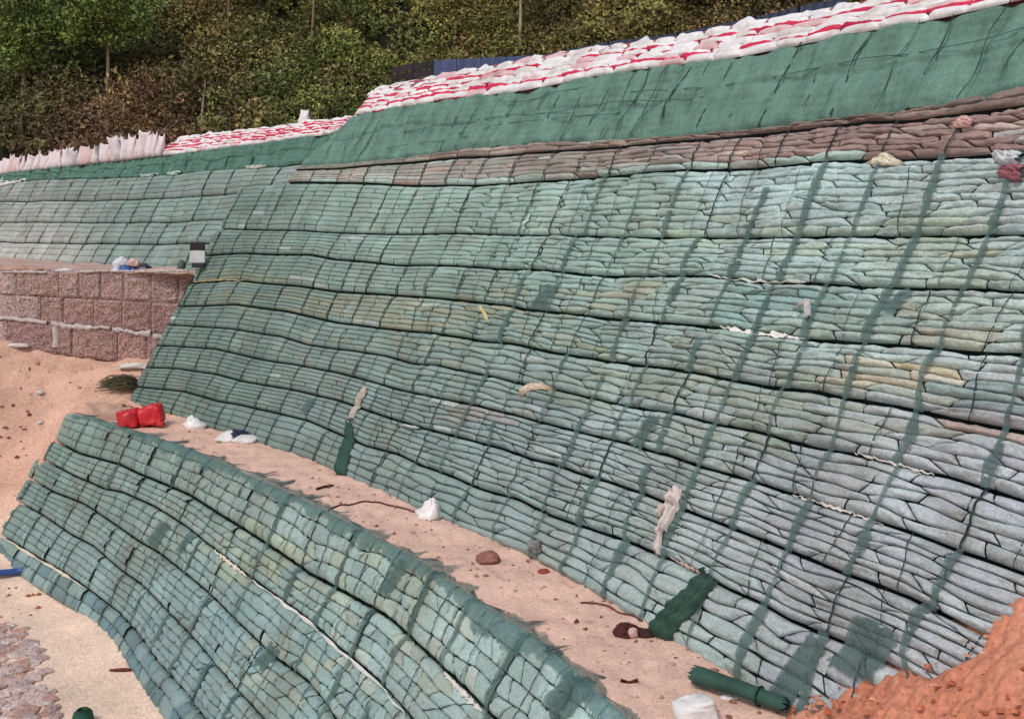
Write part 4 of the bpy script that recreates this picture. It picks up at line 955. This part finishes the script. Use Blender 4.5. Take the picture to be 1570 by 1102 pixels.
# white block at the bottom edge
P = bz(1068, 1108); P[2] -= .02
slab('foam_block', P + (0, .05, .06), (.15, .02, .03), (-.02, .12, 0), (-.02, 0, .09), 305, white, M_CLOTH, None)
tag(bpy.context.scene.objects['foam_block'], 'white foam block on the ground at the bottom edge beside the soil mound', 'block')
o = lump('white_scrap', bz(1120, 1070), (.07, .04, .02), 22, white * .9, M_CLOTH, 'small white scrap beside the lying net roll', 'scrap')
# scattered clods and litter crumbs (uncountable)
def crumbs(name, cx, n, sz, colf, zf, label, seed):
    r = np.random.default_rng(seed); Vs, Fs, Cs, off = [], [], [], 0
    ico = np.array([(0, 0, 1), (.9, 0, .1), (.3, .85, 0), (-.75, .5, .1), (-.7, -.55, 0), (.3, -.9, .1), (0, 0, -.6)]); fi = np.array([(0, i, i % 5 + 1) for i in range(1, 6)] + [(6, i % 5 + 1, i) for i in range(1, 6)])
    for i in range(n):
        x, y = cx(r); s = sz(r); R = ico * (1 + r.normal(0, .2, (7, 1))) * s * np.array([1, r.uniform(.6, 1.2), r.uniform(.4, .8)]); a = r.uniform(0, 6.28)
        R = np.stack([R[:, 0] * math.cos(a) - R[:, 1] * math.sin(a), R[:, 0] * math.sin(a) + R[:, 1] * math.cos(a), R[:, 2]], -1)
        Vs.append(R + np.array([x, y, float(zf(x, y)) + s * .15])); Fs.append(fi + off); off += 7; Cs.append(np.tile(colf(r), (7, 1)))
    o = mesh_obj(name, np.concatenate(Vs), np.concatenate(Fs), M_CLOD, col=np.concatenate(Cs), smooth=False); tag(o, label, kind='stuff'); return o
def berm_xy(r):
    y = 7 + 12.5 * r.random() ** 1.3; f = r.random(); return xlow(y) + .2 + (xmain(y) - xlow(y) - .2) * f, y
crumbs('soil_crumbs', berm_xy, 620, lambda r: .008 + .03 * r.random() ** 5, lambda r: lin(random.choice([(190, 140, 122), (170, 116, 100), (130, 80, 70), (214, 172, 152), (222, 184, 164)])) * .75, bermz, 'small brown soil crumbs scattered over the berm path', 61)
mz = lambda x, y: float(np.minimum(MZ(x, y), 2.6)) + .09
crumbs('soil_crumbs', lambda r: (r.uniform(1.6, 3.8), r.uniform(4.2, 7.6)), 2200, lambda r: .005 + .035 * r.random() ** 5, lambda r: lin(random.choice([(206, 128, 98), (222, 156, 126), (192, 110, 82)])) * .85, mz, 'orange soil clods scattered over the mound', 62)
crumbs('soil_crumbs', lambda r: (r.uniform(-13, -7.6), r.uniform(15.5, 21.4)), 420, lambda r: .015 + .06 * r.random() ** 4, lambda r: lin(random.choice([(200, 132, 98), (176, 108, 78), (226, 176, 146), (150, 88, 66)])) * .75, terr, 'soil clods scattered over the orange slope at left', 63)
# lying net roll
def roll(name, p0, p1, rad, label, parent=None, seed=0, mat=M_NETD, flat=.85):
    p0, p1 = np.asarray(p0, float), np.asarray(p1, float); ax = p1 - p0; Lg = np.linalg.norm(ax); ax /= Lg
    sd_ = np.cross(ax, (0, 0, 1)); sd_ /= np.linalg.norm(sd_); up = np.cross(sd_, ax)
    Tn = thing(name, (p0 + p1) / 2 - np.array([0, 0, rad]), label, 'net roll'); na, nb = 40, 24; r = np.random.default_rng(seed); V = []
    nz = Noise(seed, 8, .3, 1.2)
    # spiral-wound sheet: two and a half turns
    turns = 2.6; th = np.linspace(0, turns * 2 * np.pi, na * 2)
    for j in range(nb):
        f = j / (nb - 1); rr = rad * (0.45 + 0.55 * th / th[-1]) * (1 + .06 * nz(th * .3, f * 2 + 0 * th)) * (1 - .18 * f)
        jag = (r.uniform(-.05, .03, len(th)) if j in (0, nb - 1) else 0)
        V.append(p0 + (f * Lg + jag + 0 * th)[:, None] * ax + (rr * np.cos(th))[:, None] * sd_ + (rr * np.sin(th) * flat)[:, None] * up + np.array([0, 0, .01 * math.sin(f * 5)]))
    mesh_obj('rolled_net', np.array(V), gfaces(len(th), nb), mat, Tn)
    pts = np.linspace(p0, p1, 5); tube('core', np.array([p0 + ax * .03 + (p1 - p0) * f for f in np.linspace(0, .97, 5)]), rad * .42, M_BACK, Tn, np.array((.01, .03, .022)), 12)
    m = 0.72; q = p0 + ax * Lg * m; an = np.linspace(0, 2 * np.pi, 22); tube('tie', np.stack([q + sd_ * math.cos(a) * rad * .92 + up * math.sin(a) * rad * .8 for a in an]), .008, M_BACK, Tn, np.array((.02, .05, .04)), 5)
    return Tn
a_, b_ = bz(1066, 1054), bz(1206, 1102)
roll('net_roll', a_ + np.array([0, 0, .085]), b_ + np.array([0, 0, .10]), .085, 'dark green net roll lying on the sand beside the soil mound', seed=5)
# bundles of folded net lying on the wall
def bundle(name, pts, widths, hgt, label, surf, ras, mat=M_NETD, seed=0, cat='net bundle', colv=None, pleats=7):
    S0, T0 = surf.inv(pts); n = 26; f = np.linspace(0, 1, n); k = np.linspace(0, 1, len(S0)); S, T, Wd = np.interp(f, k, S0), np.interp(f, k, T0), np.interp(f, k, widths)
    dS, dT = np.gradient(S), np.gradient(T); g = np.hypot(dS, dT); nS, nT = -dT / g, dS / g
    m = 22; q = np.linspace(-1, 1, m); nz = Noise(seed + 400, 8, .6, 2.2); V = []
    r = np.random.default_rng(seed)
    for j in range(n):
        jag = (r.uniform(-.03, .03, m) if j in (0, n - 1) else np.zeros(m))
        SS = S[j] + nS[j] * q * Wd[j] / 2 + jag * dS[j] / g[j]; TT = T[j] + nT[j] * q * Wd[j] / 2 + jag * dT[j] / g[j]
        base = np.maximum(ras(SS, TT), -.05)
        H = base + .01 + hgt * np.sqrt(np.clip(1 - q ** 2, 0, 1)) * (1 + .22 * np.sin(q * pleats * 3 + 2 * nz(f[j] * 2 + 0 * q, q * .3)) + .15 * nz(q * 1.5, f[j] * 3 + 0 * q))
        V.append(surf.P(SS, TT, H))
    o = mesh_obj(name, np.array(V), gfaces(m, n)[:, ::-1], mat, col=colv); 
    if label: tag(o, label, cat)
    return o
bundle('net_bundle', [(1108,890),(1080,925),(1045,960),(1012,992)], [.15, .21, .20, .26], .12, 'folded dark green net bundle leaning on the foot of the tall wall', SM, rasM, seed=1)
bundle('net_bundle', [(548,655),(543,690),(528,735)], [.06, .22, .34], .09, 'narrow dark green net bundle hanging below a pale cloth strip', SM, rasM, seed=2)
# torn cloth on the tall wall
cream = lin((226, 214, 194)) * .85
def cloth(name, pts, widths, hgt, label, colv, seed, surf=SM, ras=rasM, cat='cloth scrap', pl=3):
    return bundle(name, pts, widths, hgt, label, surf, ras, M_CLOTH, seed, cat, np.asarray(colv), pl)
cloth('cloth_strip', [(570,600),(562,615),(554,632),(549,648)], [.16, .14, .12, .10], .05, 'pale dirty cloth strip hanging above the narrow green net bundle', lin((190, 180, 168)) * .85, 31)
tc = thing('torn_cloth', SM.P(*[v[0] for v in SM.inv([(1018, 852)])]), 'torn white cloth hanging down the lower right of the tall wall', 'cloth scrap')
for i, (pp, ww) in enumerate([([(1053,757),(1042,785),(1026,820),(1018,852)], [.12, .11, .08, .04]), ([(1050,760),(1036,778),(1022,796)], [.10, .09, .03]), ([(1047,775),(1040,800),(1033,822)], [.06, .07, .03])]):
    o = cloth('cloth_fold', pp, ww, .05 + .02 * i, None, lin((228, 216, 210)) * .85, 33 + i); w = ORG[o]; o.parent = tc; o.location = tuple(w - ORG[tc])
cloth('cloth_scrap', [(1346,262),(1362,252),(1380,258),(1398,262)], [.03, .14, .10, .03], .05, 'cream folded cloth scrap on the upper right of the tall wall', lin((236, 230, 208)) * .85, 40)
cloth('cloth_scrap', [(810,612),(820,598),(836,597),(856,601)], [.04, .13, .09, .03], .045, 'cream crescent cloth scrap in the middle of the tall wall', lin((226, 208, 186)) * .85, 41)
cloth('pale_stick', [(744,474),(751,487),(758,500)], [.04, .05, .03], .02, 'pale yellow stick stuck in the netting of the tall wall', lin((214, 206, 150)) * .85, 42, cat='stick')
cloth('pale_stick', [(820,334),(814,346),(806,358)], [.035, .05, .03], .02, 'pale sliver standing on the upper middle of the tall wall', lin((206, 226, 214)) * .85, 43, cat='stick')
cloth('cloth_scrap', [(1476,204),(1490,199),(1508,204)], [.06, .13, .06], .05, 'pink crumpled scrap near the upper right edge of the wall', lin((226, 186, 180)) * .85, 44)
cloth('cloth_scrap', [(1240,480),(1252,470),(1256,500)], [.03, .06, .05], .05, 'small white torn scrap among the teal bags', lin((206, 206, 204)) * .85, 46)
cloth('cloth_scrap', [(626,655),(640,658),(650,660)], [.03, .05, .03], .03, 'tiny white scrap on a seam of the tall wall', lin((210, 216, 216)) * .85, 47)
for i, (pp, lb) in enumerate([([(1540,250),(1556,253),(1580,256)], 'white folded sack at the right edge of the tall wall'), ([(1548,275),(1565,276),(1585,278)], 'pink sack below the white one at the right edge')]):
    cloth('folded_sack', pp, [.1, .15, .16], .07, lb, (lin((214, 222, 226)) if i == 0 else lin((168, 110, 122))) * .85, 48 + i, cat='sack')
lump('soil_clod', SM.P(*[v[0] for v in SM.inv([(830, 846)])], .06), (.12, .10, .07), 51, lin((150, 150, 148)) * .7, M_CLOD, 'grey rubble lump caught at the foot of the tall wall', 'clod', fold=.3)
# the net bunch at the wall's left foot
P = bz(196, 612); P[2] = float(terr(P[0], P[1]))
rt = np.random.default_rng(12); Vb, Fb = [], []
for q in range(240):
    f = np.linspace(0, 1, 5); a0 = rt.normal(math.radians(200), .5); L0 = rt.uniform(.2, .6); b0 = P + np.array([rt.uniform(-.15, .3), rt.uniform(-.15, .25), rt.uniform(-.05, .1)])
    cxy = b0[:2] + np.stack([np.cos(a0) * f * L0, np.sin(a0) * f * L0 * .5], -1); zz = b0[2] + .2 * rt.random() * np.sin(f * 2.6) + .05
    wv = np.array([-np.sin(a0), np.cos(a0)]) * .035 * (1.05 - f)[:, None] * rt.uniform(.5, 1.5)
    zt = terr(cxy[:, 0], cxy[:, 1]) + .01; zz = np.maximum(zz, zt)
    A_, B_ = np.c_[cxy - wv, zz - .01], np.c_[cxy + wv, zz + .02]; n0 = sum(len(v) for v in Vb); Vb.append(np.concatenate([A_, B_])); Fb += [(n0 + k, n0 + k + 1, n0 + 5 + k + 1, n0 + 5 + k) for k in range(4)]
tag(mesh_obj('net_bunch', np.concatenate(Vb), np.array(Fb), net_mat('moss_net', (.21, .21, .145), .35, .9)), 'bunched dull green net on the soil at the left foot of the tall wall', 'net bundle')

# things on the shelf
def shelfp(px, py, d): p = atd(px, py, d); return p
P = np.array([(203 - CX) / F * 22.6, 22.6, 2.53]); pl = thing('litter_pile', P, 'pile of white, blue and pink bags on top of the block wall', 'litter')
for i, (dx, dz, sx, sz, c) in enumerate([(-.26, .12, .17, .17, (226, 226, 230)), (-.12, .0, .18, .13, (60, 92, 160)), (.05, .0, .2, .12, (70, 104, 176)), (.12, .16, .18, .12, (226, 190, 184)), (.02, .18, .12, .10, (86, 120, 180)), (.28, .02, .15, .12, (40, 42, 62)), (.34, .1, .10, .08, (206, 170, 164)), (-.3, -.02, .15, .1, (200, 206, 214))]):
    lump('bag', P + (dx, -.1 * (i % 2), dz - .02), (sx, .15, sz), 60 + i, lin(c) * .85, M_PLAST, None, None, parent=pl, fold=.2)
P = np.array([(99 - CX) / F * 22.5, 22.5, 2.53]); lump('white_sack', P, (.24, .15, .075), 70, white * .9, M_CLOTH, 'flat white sack lying on the block wall shelf left of the litter pile', 'sack')
P = np.array([(20 - CX) / F * 22.5, 22.5, 2.53]); lump('soil_heap', P, (.7, .3, .10), 71, lin((206, 166, 150)) * .8, M_CLOD, 'low pinkish soil heap at the left end of the shelf', 'soil heap')
q_ = SF.inv([(303, 411)], .42); P = SF.P(q_[0][0], q_[1][0], .42); bxo = thing('sign_board', P, 'small black and white board standing beside the end of the tall wall', 'board')
def boxo(name, c, h, colv, mat, parent, bev=.01):
    c, h = np.asarray(c, float), np.asarray(h, float); V = np.array([(x, y, z) for z in (-1, 1) for x, y in ((-1, -1), (1, -1), (1, 1), (-1, 1))]) * h + c
    o = mesh_obj(name, V, [(3, 2, 1, 0), (4, 5, 6, 7), (0, 1, 5, 4), (1, 2, 6, 5), (2, 3, 7, 6), (3, 0, 4, 7)], mat, parent, col=np.asarray(colv), smooth=False)
    b = o.modifiers.new('bevel', 'BEVEL'); b.width = bev; b.segments = 2; return o
boxo('black_panel', P + (0, 0, .47), (.16, .02, .09), (.012, .008, .012), M_PLAST, bxo); boxo('white_panel', P + (0, -.005, .24), (.165, .025, .125), lin((214, 220, 222)) * .85, M_PLAST, bxo); boxo('foot', P + (.02, 0, .06), (.13, .05, .05), (.02, .02, .025), M_PLAST, bxo)
lump('dark_bag', P + (-.36, .05, -.02), (.09, .08, .16), 72, lin((84, 92, 90)), M_CLOTH, 'small grey bag beside the black and white board', 'bag')
# scraps on the distant wall and crest
for i, (pp, ww, lb, c) in enumerate([([(-12,281),(10,279),(40,277)], [.5, .4, .2], 'white crumpled sheet at the far left of the distant crest', (232, 226, 228)), ([(222,271),(234,268),(242,270)], [.15, .22, .1], 'pale scrap on the distant netting, left of a pair', (200, 222, 212)), ([(262,267),(270,266),(278,266)], [.15, .2, .1], 'pale scrap on the distant netting, right of a pair', (196, 220, 210)), ([(384,259),(398,257),(412,256)], [.1, .18, .06], 'white scrap on the netting below the red bags', (220, 222, 214))]):
    cloth('cloth_scrap', pp, ww, .08, lb, lin(c) * .85, 80 + i, SF, rasL)
Sx, Tx = SF.inv([(463, 190)]); sack('white_sack', SF.P(Sx[0], Tx[0] - .05, 0) + np.array([.05, .15, 0]), .30, .24, .36, 0.02, -.7, lin((240, 236, 238)) * .85, 'single white sack standing up on the bag bank crest', 'sack', seed=91)
# scraps at the soil slope
def gz(px, py, it=30):
    d = 15.0
    for _ in range(60):
        p = atd(px, py, d); e = p[2] - float(terr(np.array([p[0]]), np.array([p[1]]))[0]); d += e * 1.2 if abs(e) < 2 else np.sign(e)
    return p
for i, (x, y, sx, sz, lb) in enumerate([(203, 560, .28, .08, 'white torn sheet on the soil at the right end of the block wall'), (28, 528, .22, .05, 'white scrap at the foot of the block wall near its left end'), (62, 702 - 57, .06, .04, 'small white stone low on the orange slope'), (62, 600, .07, .045, 'white stone high on the orange slope'), (102, 537, .16, .06, 'white mortar lump at the foot of the block wall')]):
    p = gz(x, y + 4); lump('white_scrap' if i in (0, 1) else 'white_stone', p, (sx, .12 if sx > .1 else sx, sz), 95 + i, lin((226, 220, 212)) * .82, M_CLOTH, lb, 'scrap' if i in (0, 1) else 'stone', fold=.22)
# blue pipe, green stub, sticks at lower left
p0, p1 = gz(-30, 886), gz(36, 880); o = tube('blue_pipe', np.linspace(p0 + (0, 0, .06), p1 + (0, 0, .06), 6), .055, M_PLAST, None, lin((52, 92, 160)) * .85, 12); tag(o, 'blue pipe end lying at the left corner of the lower wall', 'pipe')
p = gz(127, 1112); an = np.linspace(0, 1, 7); o = tube('green_stub', np.stack([p + (0, .0, -.05 + .26 * f) for f in an]), np.array([.11, .125, .13, .13, .125, .115, .07]), M_CLOTH, None, lin((44, 92, 72)) * .8, 16); tag(o, 'short green post stub at the bottom edge of the sandy ground', 'post')
p0, p1 = gz(168, 1030), gz(205, 1029); o = tube('stick', np.linspace(p0 + (0, 0, .03), p1 + (0, 0, .03), 5), [.012, .02, .024, .022, .014], M_BARK, None, lin((100, 56, 48))); tag(o, 'dark stick on the pale ground in front of the lower wall', 'stick')
# rubble patch at the bottom left corner
pc = gz(20, 1070); RB = thing('rubble_patch', pc, 'patch of broken pinkish grey stones in the bottom left corner', 'rubble'); rr = np.random.default_rng(44); k = 0
for _ in range(900):
    x, y = rr.uniform(-60, 85), rr.uniform(955, 1125)
    if x > 55 + (y - 960) * .28 - 25 * rr.random() or x > 30 + (y - 950) * .6: continue
    if k >= 240: break
    p = gz(x, y); sz = rr.uniform(.05, .13)
    na, nb = 10, 5; an = np.linspace(0, 2 * np.pi, na, endpoint=False) ; rad = 1 + rr.normal(0, .16, na); V = []
    for zf, rf in ((-.3, 1), (.35, 1.02), (.62, .85), (.75, .45), (.78, .05)):
        V.append(np.stack([p[0] + np.cos(an) * rad * rf * sz * 1.15, p[1] + np.sin(an) * rad * rf * sz, np.full(na, p[2] + zf * sz * .45) + rr.normal(0, .006, na)], -1))
    c = lin(random.choice([(222, 196, 188), (206, 182, 178), (226, 206, 198), (196, 168, 162), (206, 164, 150)])) * .8
    mesh_obj('stone', np.array(V).reshape(-1, 3), gfaces(na, nb, True), M_CLOD, RB, col=c, smooth=False); k += 1
for i, (x, y) in enumerate([(8, 968), (14, 976)]):
    pass
